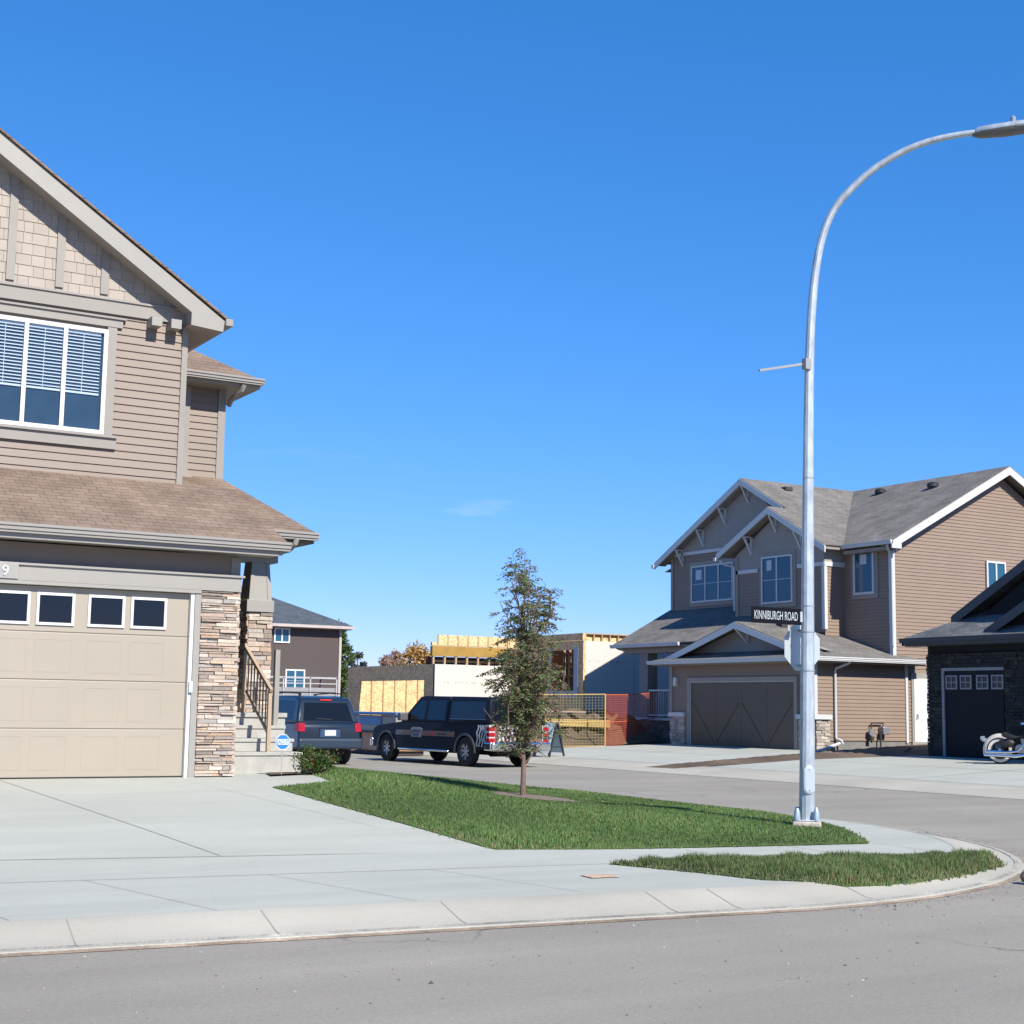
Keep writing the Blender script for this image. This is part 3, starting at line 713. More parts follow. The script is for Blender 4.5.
for i in range(1,8):
    y=22.06-i*.125; b.beam((X,y,1.80-(22.0-y)*.66+.02),(X,y,2.45-(22.08-y)*.61),.018,.018,(0,1,0))
b.split('baluster',M('baluster_tan',(.34,.26,.19),.5),rl)
b=MB(); b.beam((8.93,21.86,1.28),(8.93,21.86,2.44),.075,.075,(0,1,0)); b.build('newel_post',trimL,lh)

# ---------------------------------------------------------------- small things by the porch
s=thing('security_sign','small blue octagonal security sign with white letters on a thin stake beside the porch steps','sign',(8.42,20.3,.585))
b=MB(); b.tube([(8.42,20.3,.58),(8.42,20.3,1.12)],.008,6); b.build('stake',M('galv_stake',(.6,.6,.6),.4,.6),s)
def octa(cx,cz,r,y,t=.006): return [(cx+r*math.cos(R(22.5+45*i)),y,cz+r*math.sin(R(22.5+45*i))) for i in range(8)]
b=MB(); b.prism(octa(8.42,1.07,.118,20.285),(0,.006,0)); b.build('edge',M('sign_white',(.75,.78,.82),.4),s)
b=MB(); b.prism(octa(8.42,1.07,.106,20.282),(0,.004,0)); b.build('sign_panel',M('sign_blue',(.03,.22,.72),.35),s)
b=MB(); b.prism([(8.335,20.279,1.03),(8.505,20.279,1.03),(8.505,20.279,1.11),(8.335,20.279,1.11)],(0,.003,0)); b.build('band',M('sign_white',None),s)
text_mesh('lettering','ADT',.085,M('sign_blue',None),s,(8.42,20.2785,1.04),(1,0,0),(0,0,1),.001,sx=.95,align='CENTER')
# ---------------------------------------------------------------- brown house across the side street
sidB=M('siding_brown',(.30,.218,.168),.65,0,.05,1.2)
sidBd=M('siding_brown_shaded',(.09,.068,.058),.65,0,.05,1.2)  # copy of the siding brown with the front's shade put into the colour
stucB=M('stucco_grey_brown',(.36,.335,.31),.8,0,.06,3,.001,80)
wtB=M('white_trim',(.66,.67,.68),.45,0,.04,2)
casB=M('casing_tan',(.33,.29,.25),.55,0,.04,2)
roofB=shingle('shingle_grey',(.215,.20,.185),(.30,.28,.26),(.155,.145,.135))
gdB=M('garage_door_brown',(.12,.085,.055),.5,0,.05,1)
glassB=glass_mat('window_blue_glass',(.02,.085,.15),.10)
found=M('foundation_concrete',(.22,.22,.21),.9,0,.15,2)
PALB=[(.50,.44,.38),(.42,.36,.31),(.58,.52,.46),(.36,.31,.27),(.48,.40,.33)]
rh=thing('house','two storey brown sided house with three stepped gables, dark garage door and grey shingle roof','house',(34.85,38,.45))
b=MB(); b.box(31.53,35.33,34.48,41.6,.2,3.2); b.box(34.88,45.2,34.53,45.95,.2,6.95); b.box(34.03,34.95,36.72,41.08,3.5,6.95)
b.prism([(34.88,36.8,6.9),(34.88,45.95,6.9),(34.88,45.95,7.15),(34.88,41.45,9.5)],(5,0,0))
b.prism([(34.88,34.53,6.9),(45,34.53,6.9),(39.95,34.53,9.6)],(0,12,0))
b.prism([(34.03,36.72,6.9),(34.03,41.08,6.9),(34.03,41.08,7.1),(34.03,39.0,8.2),(34.03,36.72,7.0)],(.9,0,0))
b.build('wall_core',sidBd,rh)
b=MB(); b.box(31.56,35.33,34.465,34.7,.2,.78); b.box(35.36,45.2,34.51,34.7,.2,.72); b.build('foundation',found,rh)
# side walls facing the sun
b=MB(); laps(b,WX(34.45),[(31.5,.76),(35.35,.76),(35.35,3.2),(31.5,3.2)],.115,.018); b.build('siding',sidB,rh)
ap=9.8-.20
b=MB(); laps(b,WX(34.5),[(34.85,.72),(45.2,.72),(45.2,6.6),(39.95,ap+.02),(34.85,6.88)],.115,.018); b.build('siding',sidB,rh)
b=MB(); laps(b,WX(36.67),[(34.0,4.1),(34.86,4.1),(34.86,6.38),(34.0,6.38)],.115,.018)
b.build('siding',sidB,rh)
b=MB(); wbox(b,WX(36.67),34.0,34.86,6.5,7.0,0,.012); b.build('bay_side_panel',stucB,rh)
# shaded front walls
b=MB(); laps(b,WY(34.85),[(34.5,3.3),(36.7,3.3),(36.7,7.0),(34.5,7.0)],.115,.018); laps(b,WY(34.85),[(41.1,4.9),(46.0,4.9),(46.0,7.45),(41.1,7.45)],.115,.018)
laps(b,WY(34.0),[(36.67,4.2),(41.12,4.2),(41.12,6.4),(36.67,6.4)],.115,.018); laps(b,WY(31.5),[(34.45,.45),(41.63,.45),(41.63,3.2),(34.45,3.2)],.115,.018)
b.build('siding',sidB,rh)
b=MB(); wpoly(b,WY(34.85),[(38.5,7.5),(46.0,7.5),(41.45,9.62)],0,.015)
wpoly(b,WY(34.0),[(36.67,6.5),(41.12,6.5),(41.12,7.05),(39.0,8.28),(36.67,7.0)],0,.015)
b.build('gable_panel',stucB,rh)
# trims
b=MB(); W=WY(34.85)
wbox(b,W,41.12,46.0,7.43,7.55,0,.05)
W=WY(34.0); wbox(b,W,36.64,37.95,6.38,6.51,0,.05); wbox(b,W,39.95,41.12,6.38,6.51,0,.05); wbox(b,WX(36.67),33.96,34.9,6.37,6.52,0,.06)
b.box(33.955,34.08,36.62,36.69,4.3,6.37)
b.box(33.955,34.0,36.692,36.76,4.3,6.37)
b.box(31.44,31.56,34.40,34.45,1.55,3.15); b.box(31.44,31.5,34.452,34.53,1.55,3.15)
b.box(35.27,35.37,34.4,34.45,.7,3.15); 
b.box(34.79,34.93,34.44,34.5,3.2,6.9); b.box(34.79,34.85,34.502,34.58,3.2,6.9)
b.split('corner_board',wtB,rh)
b=MB(); b.box(33.95,34.0,41.0,41.14,4.9,7.0); b.box(34.8,34.85,45.88,46.02,5.4,7.4); b.box(31.44,31.5,41.5,41.66,1.4,3.3); b.box(34.8,34.85,41.142,41.3,5,5.02)
b.split('corner_board',casB,rh)
# stone wainscot with white caps
rs=random.Random(5)
b=MB(); stone(b,WY(31.5),34.45,35.16,.45,1.4,PALB,rnd=rs,base=.01,hmin=.07,hmax=.12); stone(b,WX(34.45),31.5,32.06,.5,1.4,PALB,rnd=rs,base=.01,hmin=.07,hmax=.12); b.build('stone_wainscot',stoneM,rh)
b=MB(); stone(b,WY(31.5),40.82,41.63,.45,1.4,PALB,rnd=rs,base=.01,hmin=.07,hmax=.12); b.build('stone_wainscot',stoneM,rh)
b=MB(); wbox(b,WY(31.5),34.45,35.2,1.4,1.54,0,.11); wbox(b,WY(31.5),40.8,41.66,1.4,1.54,0,.11); wbox(b,WX(34.45),31.39,32.10,1.4,1.55,0,.11); b.split('stone_cap',wtB,rh)
# garage door
W=WY(31.5); b=MB(); frame_ring(b,W,35.18,40.66,.3,2.70,.14,.0,.07); b.build('door_casing',casB,rh)
b=MB(); frame_ring(b,W,35.31,40.53,.3,2.575,.035,.0,.05); b.build('door_frame_edge',wtB,rh)
b=MB(); wbox(b,W,35.34,40.5,.46,2.54,0,.022); go=b.build('garage_door',gdB,rh)
b=MB()
for i in range(5): y=35.38+i*1.27; wbox(b,W,y-.05,y+.05,.46,2.54,.022,.026)
for z in (.52,1.95,2.48): wbox(b,W,35.34,40.5,z-.045,z+.045,.022,.0262)
for i in range(4):
    y0=35.43+i*1.27; y1=y0+1.17
    if i%2: y0,y1=y1,y0
    b.beam((31.5-.0232,y0,1.9),(31.5-.0232,y1,.56),.004,.03,(-1,0,0))
for z in (.98,1.5,2.02): wbox(b,W,35.34,40.5,z-.006,z+.006,.0264,.0275)
b.build('door_brace',gdB,go)
# windows
window(rh,WY(34.85),42.28,44.72,5.60,6.98,3,(1,2),wtB,glassB,.06,.03,label='three pane window with a paper notice')
window(rh,WY(34.0),38.15,39.72,5.26,6.88,2,(1,2),wtB,glassB,.06,.03)
window(rh,WY(34.85),35.22,36.14,5.42,6.82,1,(1,1),wtB,glassB,.07,.03)
window(rh,WX(34.5),39.12,40.05,5.70,6.70,2,(1,1),wtB,glassB,.07,.03)
for (W,a0,a1,z0,z1) in ((WY(34.85),42.28,44.72,5.60,6.98),(WY(34.0),38.15,39.72,5.26,6.88),(WY(34.85),35.22,36.14,5.42,6.82)):
    b=MB(); frame_ring(b,W,a0-.14,a1+.14,z0-.14,z1+.14,.14,0,.045); b.build('window_casing',casB,rh)
b=MB(); wbox(b,WY(34.85),44.1,44.45,6.45,6.82,.065,.068); wbox(b,WY(34.0),39.2,39.45,6.4,6.75,.065,.068); wbox(b,WY(34.85),35.55,35.85,6.4,6.72,.065,.068); b.split('paper_notice',M('paper',(.6,.66,.72),.7),rh)
# roofs
G1=lambda y:9.92-(.554*(41.45-y) if y<41.45 else .52*(y-41.45))
MZ=lambda x:9.92-.524*abs(x-39.95)
b=MB(); xe=34.45; yv=41.45-(9.92-MZ(34.45))/.554
roofslab(b,[(39.95,34.05,9.92),(39.95,41.45,9.92),(xe,yv,MZ(xe)),(xe,34.05,MZ(xe))])       # main, street side
roofslab(b,[(39.95,34.05,9.92),(39.95,46.6,9.92),(45.8,46.6,MZ(45.8)),(45.8,34.05,MZ(45.8))])
roofslab(b,[(39.95,41.5,9.915),(39.95,46.6,9.915),(35.2,46.6,MZ(35.2)),(35.2,46.3,MZ(35.2))])
roofslab(b,[(xe,41.45,9.92),(39.95,41.45,9.92),(xe,yv,G1(yv)),(33.6,yv,G1(yv)),(33.6,39.0,G1(39.0)),(xe,39.0,G1(39.0))])
roofslab(b,[(xe,41.45,9.92),(39.95,41.45,9.92),(39.95,46.6,G1(46.6)),(xe,46.6,G1(46.6))])
g2=G1(39.0)
roofslab(b,[(33.6,39.0,g2),(34.9,39.0,g2),(34.9,41.75,g2-.505*2.75),(33.6,41.75,g2-.505*2.75)])
b.build('roof',roofB,rh)
# lower roofs: garage ridge, pent strip, porch
Lr=lambda y:4.50-(.302*(38.0-y) if y<38 else .295*(y-38.0))
P_=lambda x:3.27+.55*(x-31)
b=MB()
roofslab(b,[(31.02,33.95,Lr(33.95)),(31.3,34.25,Lr(34.25)),(31.3,38,4.5),(35.35,38,4.5),(35.35,34.4,Lr(34.4)),(35.8,33.95,Lr(33.95))])
roofslab(b,[(31.02,42.25,Lr(42.25)),(31.3,41.95,Lr(41.95)),(31.3,38,4.5),(34.9,38,4.5),(34.9,42.25,Lr(42.25))])
roofslab(b,[(35.8,33.95,Lr(33.95)),(35.35,34.4,Lr(34.4)),(35.35,34.52,Lr(34.4)),(35.8,34.52,Lr(33.95))])
roofslab(b,[(31.0,33.95,3.28),(31.0,42.25,3.27),(31.9,41.3,3.54),(31.9,34.85,3.54)])
roofslab(b,[(32.3,46.35,P_(32.3)),(32.3,39.8,P_(32.3)),(33.24,38.05,P_(33.24)),(34.9,39.7,P_(34.9)),(34.9,46.2,P_(34.9))])
roofslab(b,[(33.24,38.05,P_(33.24)),(34.9,39.7,P_(34.9)),(34.9,37.9,4.48)])
b.build('lower_roof',roofB,rh)
# fascia / rake boards
def rb(mb,x,ya,yb,f,h=.22,t=.05): mb.prism([(x,ya,f(ya)-.03),(x,yb,f(yb)-.03),(x,yb,f(yb)-.03-h),(x,ya,f(ya)-.03-h)],(t,0,0))
b=MB(); rb(b,xe-.02,39.2,41.45,G1); rb(b,xe-.02,41.45,46.62,G1)
G2=lambda y:g2-(.554*(39-y) if y<39 else .505*(y-39))
rb(b,33.58,36.2,39.0,G2); rb(b,33.58,39.0,41.77,G2)
rb(b,31.28,34.3,37.999,Lr,.2); rb(b,31.28,38.0,41.9,Lr,.2)
b.split('rake_board',wtB,rh)
b=MB(); f=lambda x:MZ(x)-.03
b.prism([(34.43,34.05,f(34.43)),(39.95,34.05,f(39.95)),(45.8,34.05,f(45.8)),(45.8,34.05,f(45.8)-.24),(39.95,34.05,f(39.95)-.27),(34.85,34.05,f(34.85)-.26),(34.85,34.05,6.78),(34.43,34.05,6.78)],(0,.05,0))
b.build('rake_board',wtB,rh)
b=MB()   # soffits
sf=lambda P,t:b.prism([(x,y,z-.06) for x,y,z in P],(0,0,-t))
sf([(34.5,34.1,MZ(34.5)),(39.9,34.1,9.89),(39.9,34.6,9.89),(34.5,34.6,MZ(34.5))],.12)
sf([(40.0,34.1,9.89),(45.7,34.1,MZ(45.7)),(45.7,34.6,MZ(45.7)),(40.0,34.6,9.89)],.12)
sf([(34.5,41.45,9.8),(34.9,41.45,9.8),(34.9,46.5,G1(46.5)),(34.5,46.5,G1(46.5))],.12)
sf([(34.5,39.1,G1(39.1)),(34.9,39.1,G1(39.1)),(34.9,41.45,9.8),(34.5,41.45,9.8)],.12)
sf([(33.64,36.3,G2(36.3)),(34.9,36.3,G2(36.3)),(34.9,39.0,g2),(33.64,39.0,g2)],.12); sf([(33.64,39.0,g2),(34.9,39.0,g2),(34.9,41.7,G2(41.7)),(33.64,41.7,G2(41.7))],.12)
b.box(34.5,34.9,34.3,36.3,6.75,6.86); b.box(31.06,35.75,34.0,34.44,3.11,3.19); b.box(31.06,31.48,34.45,42.15,3.112,3.188); b.box(32.4,34.9,41.7,46.2,3.84,3.90)
b.split('soffit',M('soffit_grey',(.30,.27,.24),.7),rh)
b=MB()

for (W,a0,a1,z) in ((WY(31.02),33.98,42.27,3.28),(WX(33.97),30.9,35.83,3.281),(WY(32.32),42.2,46.37,3.99),(WY(34.47),34.05,36.3,7.04)):
    b=MB(); gutter(b,W,a0,a1,z); b.build('gutter',wtB,rh)
b=MB()
b.box(33.5,33.62,41.7,41.82,6.88,7.0); b.box(34.36,34.48,46.55,46.68,7.02,7.15)
b.split('gutter',wtB,rh)
b=MB()
b.tube([(34.42,34.25,6.9),(34.5,34.3,6.75),(34.77,34.42,6.62),(34.78,34.42,6.5),(34.78,34.42,3.72)],.042,8)
b.tube([(32.5,33.90,3.2),(32.45,34.0,3.1),(32.27,34.34,2.95),(32.26,34.37,2.85),(32.26,34.37,.85),(32.4,34.28,.76),(32.42,34.26,.66)],.042,8)
b.tube([(32.32,34.28,.68),(31.3,33.95,.50),(31.0,33.85,.46)],.05,8)
b.tube([(33.6,41.6,6.9),(33.75,41.5,6.75),(33.94,41.2,6.65),(33.94,41.18,5.1)],.04,8)
b.tube([(32.3,46.3,3.98),(32.5,46.2,3.85),(32.75,45.9,3.75)],.04,8)
b.split('downspout',wtB,rh,smooth=True)
# braces under the rakes
b=MB()
def brace(x,y,f,out,ln=.62):
    zt=f(y)-.26; b=MB(); b.box(x-.05,x,y-.035,y+.035,zt-ln,zt); b.beam((x-.03,y,zt-ln+.04),(x-out+.05,y,zt-.03),.06,.065,(0,1,0)); b.box(x-out+.03,x-.0,y-.03,y+.03,zt-.05,zt); b.build('gable_brace',wtB,rh)
for y in (41.45,42.75,44.05,45.3): brace(34.85,y,lambda q:G1(q),.4)
for y in (39.0,40.3,37.75): brace(34.0,y,G2,.4)
brace(31.9,38.0,lambda q:Lr(q)+.05,.6,.5)
b=MB(); wpoly(b,WY(31.9),[(34.4,3.5),(41.2,3.5),(38,Lr(38)-.1)],-.3,0); b.build('gable_panel',stucB,rh)
# porch
b=MB(); b.box(32.75,34.85,41.65,45.2,.3,1.28); b.build('porch_slab',found,rh)
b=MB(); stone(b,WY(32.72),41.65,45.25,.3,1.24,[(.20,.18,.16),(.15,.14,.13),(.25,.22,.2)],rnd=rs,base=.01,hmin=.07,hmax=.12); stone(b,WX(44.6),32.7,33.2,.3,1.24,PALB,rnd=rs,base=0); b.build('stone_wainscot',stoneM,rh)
b=MB(); b.box(32.6,33.2,44.5,45.3,1.24,1.34); b.box(32.55,32.8,41.66,44.5,1.24,1.33); b.split('stone_cap',wtB,rh)
b=MB(); b.box(32.68,33.12,44.6,45.12,1.34,3.7); b.build('porch_column',M('column_grey',(.26,.245,.225),.6),rh,bevel=.01)
b=MB(); b.box(32.65,33.1,41.66,46.1,3.66,3.86); b.build('porch_beam',casB,rh)
b=MB(); b.box(32.68,32.74,41.7,44.55,2.28,2.34); b.box(32.69,32.73,41.7,44.55,1.40,1.45)
for i in range(20): y=41.78+i*.145; b.box(32.70,32.725,y,y+.025,1.45,2.28)
b.build('porch_railing',wtB,rh)
b=MB(); wbox(b,WY(31.5),41.22,41.38,2.42,2.72,.02,.12); b.build('wall_lamp',wtB,rh,bevel=.01)
# side door, meter, vents
b=MB(); wbox(b,WX(34.5),35.68,36.52,.72,2.72,.02,.06); sd_=b.build('side_door',M('door_white',(.80,.81,.82),.4,0,.02,1),rh)
b=MB(); wbox(b,WX(34.5),35.75,35.79,1.45,1.6,.06,.12); b.build('handle',M('steel',(.5,.5,.5),.3,.9),sd_)
b=MB(); frame_ring(b,WX(34.5),35.58,36.62,.62,2.9,.1,.018,.05); wbox(b,WX(34.5),35.68,36.52,2.72,2.8,.02,.05); b.build('door_casing',trimL,rh)
m=thing('gas_meter','grey gas meter and regulator on dark pipes at the base of the brown siding','meter',(33.9,34.35,.45))
b=MB(); b.tube([(34.05,34.30,.45),(34.05,34.30,1.05)],.028,8); b.tube([(33.7,34.34,.7),(33.7,34.34,1.3),(34.2,34.34,1.3),(34.2,34.34,1.1)],.024,8); b.build('pipe',M('pipe_dark',(.05,.05,.05),.5),m,smooth=True)
b=MB(); b.box(34.08,34.36,34.2,34.42,.95,1.2); b.build('meter_body',M('meter_grey',(.35,.36,.38),.4,.4),m,bevel=.03)
b=MB(); b.lathe([(0,-.05),(.11,-.05),(.11,.02),(.05,.07),(0,.07)],(33.65,34.3,1.02),'y',16); b.build('regulator',M('meter_grey',None),m,smooth=True)
b=MB(); b.box(33.58,33.7,34.22,34.38,.78,.9); b.build('valve',M('pipe_dark',None),m,bevel=.01)
b=MB()
for x,y,z in ((39.2,39.3,MZ(39.2)-.05),(38.9,36.5,MZ(38.9)-.03)):
    b.lathe([(.11,-.08),(.11,.05),(.2,.06),(.2,.17),(.13,.22),(0,.23)],(x,y,z),'z',14)
b.split('roof_vent',M('vent_black',(.03,.03,.035),.5),rh,smooth=True)
b=MB()
for x,y,z in ((36.06,40.8,G1(40.8)),(33.0,37.6,Lr(37.6))):
    b.box(x-.16,x+.16,y-.16,y+.16,z-.06,z+.09)
b.split('roof_vent',M('vent_brown',(.06,.05,.045),.6),rh,bevel=.02)

# ---------------------------------------------------------------- dark house at the right edge
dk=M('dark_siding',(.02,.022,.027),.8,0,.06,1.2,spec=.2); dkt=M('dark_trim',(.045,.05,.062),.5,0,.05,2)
roofC=shingle('shingle_blue_grey',(.15,.155,.165),(.27,.28,.30),(.10,.105,.115))
d2=thing('house','dark house at the right edge with shaded stone front and black garage door','house',(31.5,27,.47))
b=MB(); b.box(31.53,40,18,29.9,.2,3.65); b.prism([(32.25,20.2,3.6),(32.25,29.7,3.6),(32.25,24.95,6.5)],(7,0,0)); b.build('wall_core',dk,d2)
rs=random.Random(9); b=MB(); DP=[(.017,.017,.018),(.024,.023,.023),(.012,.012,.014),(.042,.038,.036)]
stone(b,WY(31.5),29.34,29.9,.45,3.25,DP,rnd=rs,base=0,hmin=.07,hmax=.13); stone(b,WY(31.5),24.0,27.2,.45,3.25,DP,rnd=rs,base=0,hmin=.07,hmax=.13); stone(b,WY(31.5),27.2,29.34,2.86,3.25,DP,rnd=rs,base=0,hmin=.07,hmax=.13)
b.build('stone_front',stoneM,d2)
W=WY(31.5)
b=MB(); wbox(b,W,27.24,29.26,.47,2.78,-.02,.02)
for z in (1.04,1.62,2.2): wbox(b,W,27.24,29.26,z-.005,z+.005,.02,.023)
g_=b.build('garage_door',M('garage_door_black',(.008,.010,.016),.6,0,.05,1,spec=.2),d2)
b=MB(); wbox(b,W,29.26,29.34,.47,2.86,0,.06); wbox(b,W,27.2,29.26,2.78,2.86,0,.06); b.build('door_casing',M('casing_greyblue',(.26,.27,.29),.5),d2)
for i in range(4):
    a1=29.2-.50*i-(.07 if i>1 else 0); a0=a1-.40
    f=MB(); frame_ring(f,W,a0,a1,2.28,2.66,.04,.015,.05); wbox(f,W,(a0+a1)/2-.012,(a0+a1)/2+.012,2.32,2.62,.02,.045); wbox(f,W,a0+.04,a1-.04,2.458,2.482,.02,.044)
    f.build('window_frame',M('casing_greyblue',None),g_)
    p=MB(); wbox(p,W,a0+.03,a1-.03,2.31,2.63,.021,.028); p.build('pane',darkglass,g_)
b=MB(); QX=lambda x:3.68+.5*(x-31)
roofslab(b,[(31.0,17.6,QX(31)),(31.0,30.35,QX(31)),(32.6,28.75,QX(32.6)),(32.6,17.6,QX(32.6))],.04)
roofslab(b,[(31.0,30.35,QX(31)),(40.5,30.35,QX(31)),(39,28.75,QX(32.6)),(32.6,28.75,QX(32.6))],.04)
K1=lambda y:4.40+.545*(29.3-y) if y>24.95 else 4.40+.545*(y-20.35)
roofslab(b,[(32.0,29.45,K1(29.45)),(32.0,24.95,K1(24.951)),(40,24.95,K1(24.951)),(40,29.45,K1(29.45))],.04)
roofslab(b,[(32.0,20.15,K1(20.15)),(32.0,24.95,K1(24.951)),(40,24.95,K1(24.951)),(40,20.15,K1(20.15))],.04)
K2=lambda y:3.92+.52*(27.45-y) if y>25.4 else 3.95+.52*(y-23.05)
roofslab(b,[(31.2,27.6,K2(27.6)),(31.2,25.4,K2(25.401)),(34.5,25.4,K2(25.401)),(34.5,27.6,K2(27.6))],.04)
roofslab(b,[(31.2,22.9,K2(22.9)),(31.2,25.4,K2(25.401)),(34.5,25.4,K2(25.401)),(34.5,22.9,K2(22.9))],.04)
b.build('roof',roofC,d2)
b=MB(); rb(b,31.98,29.45,24.951,K1,.26); rb(b,31.98,20.15,24.951,K1,.26); rb(b,31.18,27.6,25.401,K2,.24); rb(b,31.18,22.9,25.401,K2,.24)
b.split('rake_board',dkt,d2); b=MB()
b.box(31.0,31.06,17.6,30.35,3.48,3.64); b.box(31.0,40,30.3,30.36,3.48,3.64); b.box(31.06,31.5,17.6,30.3,3.46,3.50); b.split('eave_board',dkt,d2)
b=MB(); gutter(b,WY(31.0),17.6,30.37,3.68); b.build('gutter',dkt,d2)
b=MB(); wpoly(b,WY(31.5),[(23.1,3.85),(27.7,3.85),(25.4,5.0)],-.2,0); b.build('gable_panel',dk,d2)
# ---------------------------------------------------------------- house under construction
def osb(name,c):
    if name in MATS: return MATS[name]
    m,nt,b=nodes(name); b.inputs['Roughness'].default_value=.85
    v=N(nt,'ShaderNodeTexVoronoi'); v.inputs['Scale'].default_value=16; tc=nt.nodes.new('ShaderNodeTexCoord'); nt.links.new(tc.outputs['Object'],v.inputs['Vector'])
    bw=N(nt,'ShaderNodeRGBToBW'); nt.links.new(v.outputs['Color'],bw.inputs[0]); f=ramp(nt,bw.outputs[0],[(.2,.7),(.8,1.25)])
    n=noise(nt,1.5,4); f2=ramp(nt,n.outputs[0],[(.3,.85),(.7,1.15)])
    nt.links.new(mix(nt,'MULTIPLY',1.0,mix(nt,'MULTIPLY',1.0,c,f),f2),b.inputs['Base Color']); MATS[name]=m; return m
osbD=osb('osb_board',(.70,.43,.22)); osbL=osb('osb_inside',(.66,.46,.24)); stud=M('stud_wood',(.52,.38,.22),.7,0,.15,6)
wrap=M('house_wrap',(.72,.68,.63),.6,0,.03,1); studR=M('stud_dark',(.22,.09,.06),.8,0,.15,6); rim=M('rim_yellow',(.42,.25,.05),.7,0,.15,3); tape=M('wrap_blue_grey',(.46,.52,.58),.6,0,.06,3)
uc=thing('unfinished_house','unfinished wooden house without a roof, bare boards and white wrapped walls','house',(34.8,57,.6))
# main block: wall shells with an open top
b=MB(); zt=4.44
for (y0,y1,z0,z1) in ((52.0,52.48,.7,zt),(54.6,57.0,.7,zt),(52.48,54.6,.7,2.23),(52.48,54.6,4.06,zt)): b.box(34.8,34.92,y0,y1,z0,z1)
b.box(34.77,34.94,52.0,57.0,4.46,4.74); b.build('front_wall',osbD,uc)
b=MB(); b.box(34.92,45,52.0,52.12,.8,4.42); b.box(30.5,34.8,56.97,57.1,1.2,3.42); b.split('wrapped_wall',wrap,uc)
b=MB()
for i in range(25):
    x=34.92+.41*i; b.box(x,x+.05,52.02,52.12,4.42,4.70)
b.box(34.92,45,52.0,52.13,4.70,4.75)
for i in range(5): y=52.5+.44*i; b.box(35.3,35.4,y,y+.05,1.6,4.35)
b.split('wall_stud',stud,uc)
b=MB(); b.box(34.92,45,52.14,52.17,4.42,4.71); b.box(34.92,45,56.9,57.0,.9,4.70); b.split('board_lining',osbL,uc)
b=MB(); b.box(35.7,35.75,52.2,56.8,.9,4.2)
for z in (2.45,2.95,3.5,3.9): b.box(35.2,35.4,52.3,54.8,z,z+.06)
b.build('inner_frame',studR,uc)
b=MB(); W=WY(34.8)
wbox(b,W,52.35,52.68,2.05,4.15,.0,.03); wbox(b,W,52.68,54.4,2.05,2.36,.0,.03); wbox(b,W,54.4,54.66,2.05,4.15,0,.03); wbox(b,W,55.8,56.1,2.0,4.0,0,.03); b.split('window_wrap',tape,uc)
b=MB(); rq=random.Random(12)
for i in range(60):
    x=35.1+i*.15; 
    if rq.random()<.6: wbox(b,WX(52.0),x,x+rq.uniform(.03,.1),3.55,3.62,.0,.003)
for i in range(30):
    x=30.7+i*.135
    if rq.random()<.6: wbox(b,WX(56.97),x,x+rq.uniform(.03,.1),2.62,2.69,.0,.003)
b.build('wrap_print',M('wrap_print_tan',(.55,.48,.38),.7,0,.2,9),uc)
b=MB(); b.box(34.93,45,51.995,52.0,1.95,1.965); b.box(30.6,34.7,56.962,56.97,1.95,1.965); b.box(37.4,37.42,51.995,52.0,.8,4.4); b.build('wrap_seam',M('seam_grey',(.5,.48,.45),.7),uc)
# garage wing, open to the sky
b=MB()
for (y0,y1,z0,z1) in ((57.0,57.95,.6,3.42),(64.4,65.75,.6,3.42),(57.95,64.4,2.74,3.42)): b.box(30.5,30.6,y0,y1,z0,z1)
b.box(30.6,34.8,65.65,65.75,.6,3.4); b.build('garage_front_wall',osbD,uc)
b=MB(); b.box(30.6,34.8,65.5,65.6,.6,3.1); b.box(34.7,34.79,57.2,65.5,.6,3.1); b.split('board_lining',osbL,uc)
b=MB()
for i in range(13): y=57.4+.62*i; b.box(34.64,34.7,y,y+.05,.6,3.1)
for i in range(6): x=31+.62*i; b.box(x,x+.05,65.44,65.5,.6,3.1)
b.split('wall_stud',stud,uc)
# upper band over the white wall
b=MB(); b.box(30.35,34.8,56.95,57.15,3.77,4.19); b.build('rim_beam',rim,uc)
b=MB(); b.box(30.68,34.8,57.0,57.12,4.24,4.68); b.box(30.35,30.67,57.0,57.12,4.22,4.36); b.split('parapet',osbL,uc)
b=MB()
for i in range(9): x=30.4+i*.55; b.box(x,x+.08,56.99,57.1,3.42,3.77)
for i in range(9): x=30.6+i*.5; b.box(x,x+.05,56.96,56.995,4.24,4.66)
b.box(30.35,34.8,56.96,57.0,4.19,4.23); b.split('wall_stud',stud,uc)
b=MB(); b.box(30.55,34.8,57.9,57.95,3.42,3.77); b.box(30.55,34.8,57.1,57.9,3.39,3.42); b.build('inner_frame',studR,uc)
b=MB(); b.box(30.7,34.7,57.5,57.55,3.52,3.62); b.build('board_lining',osbL,uc)

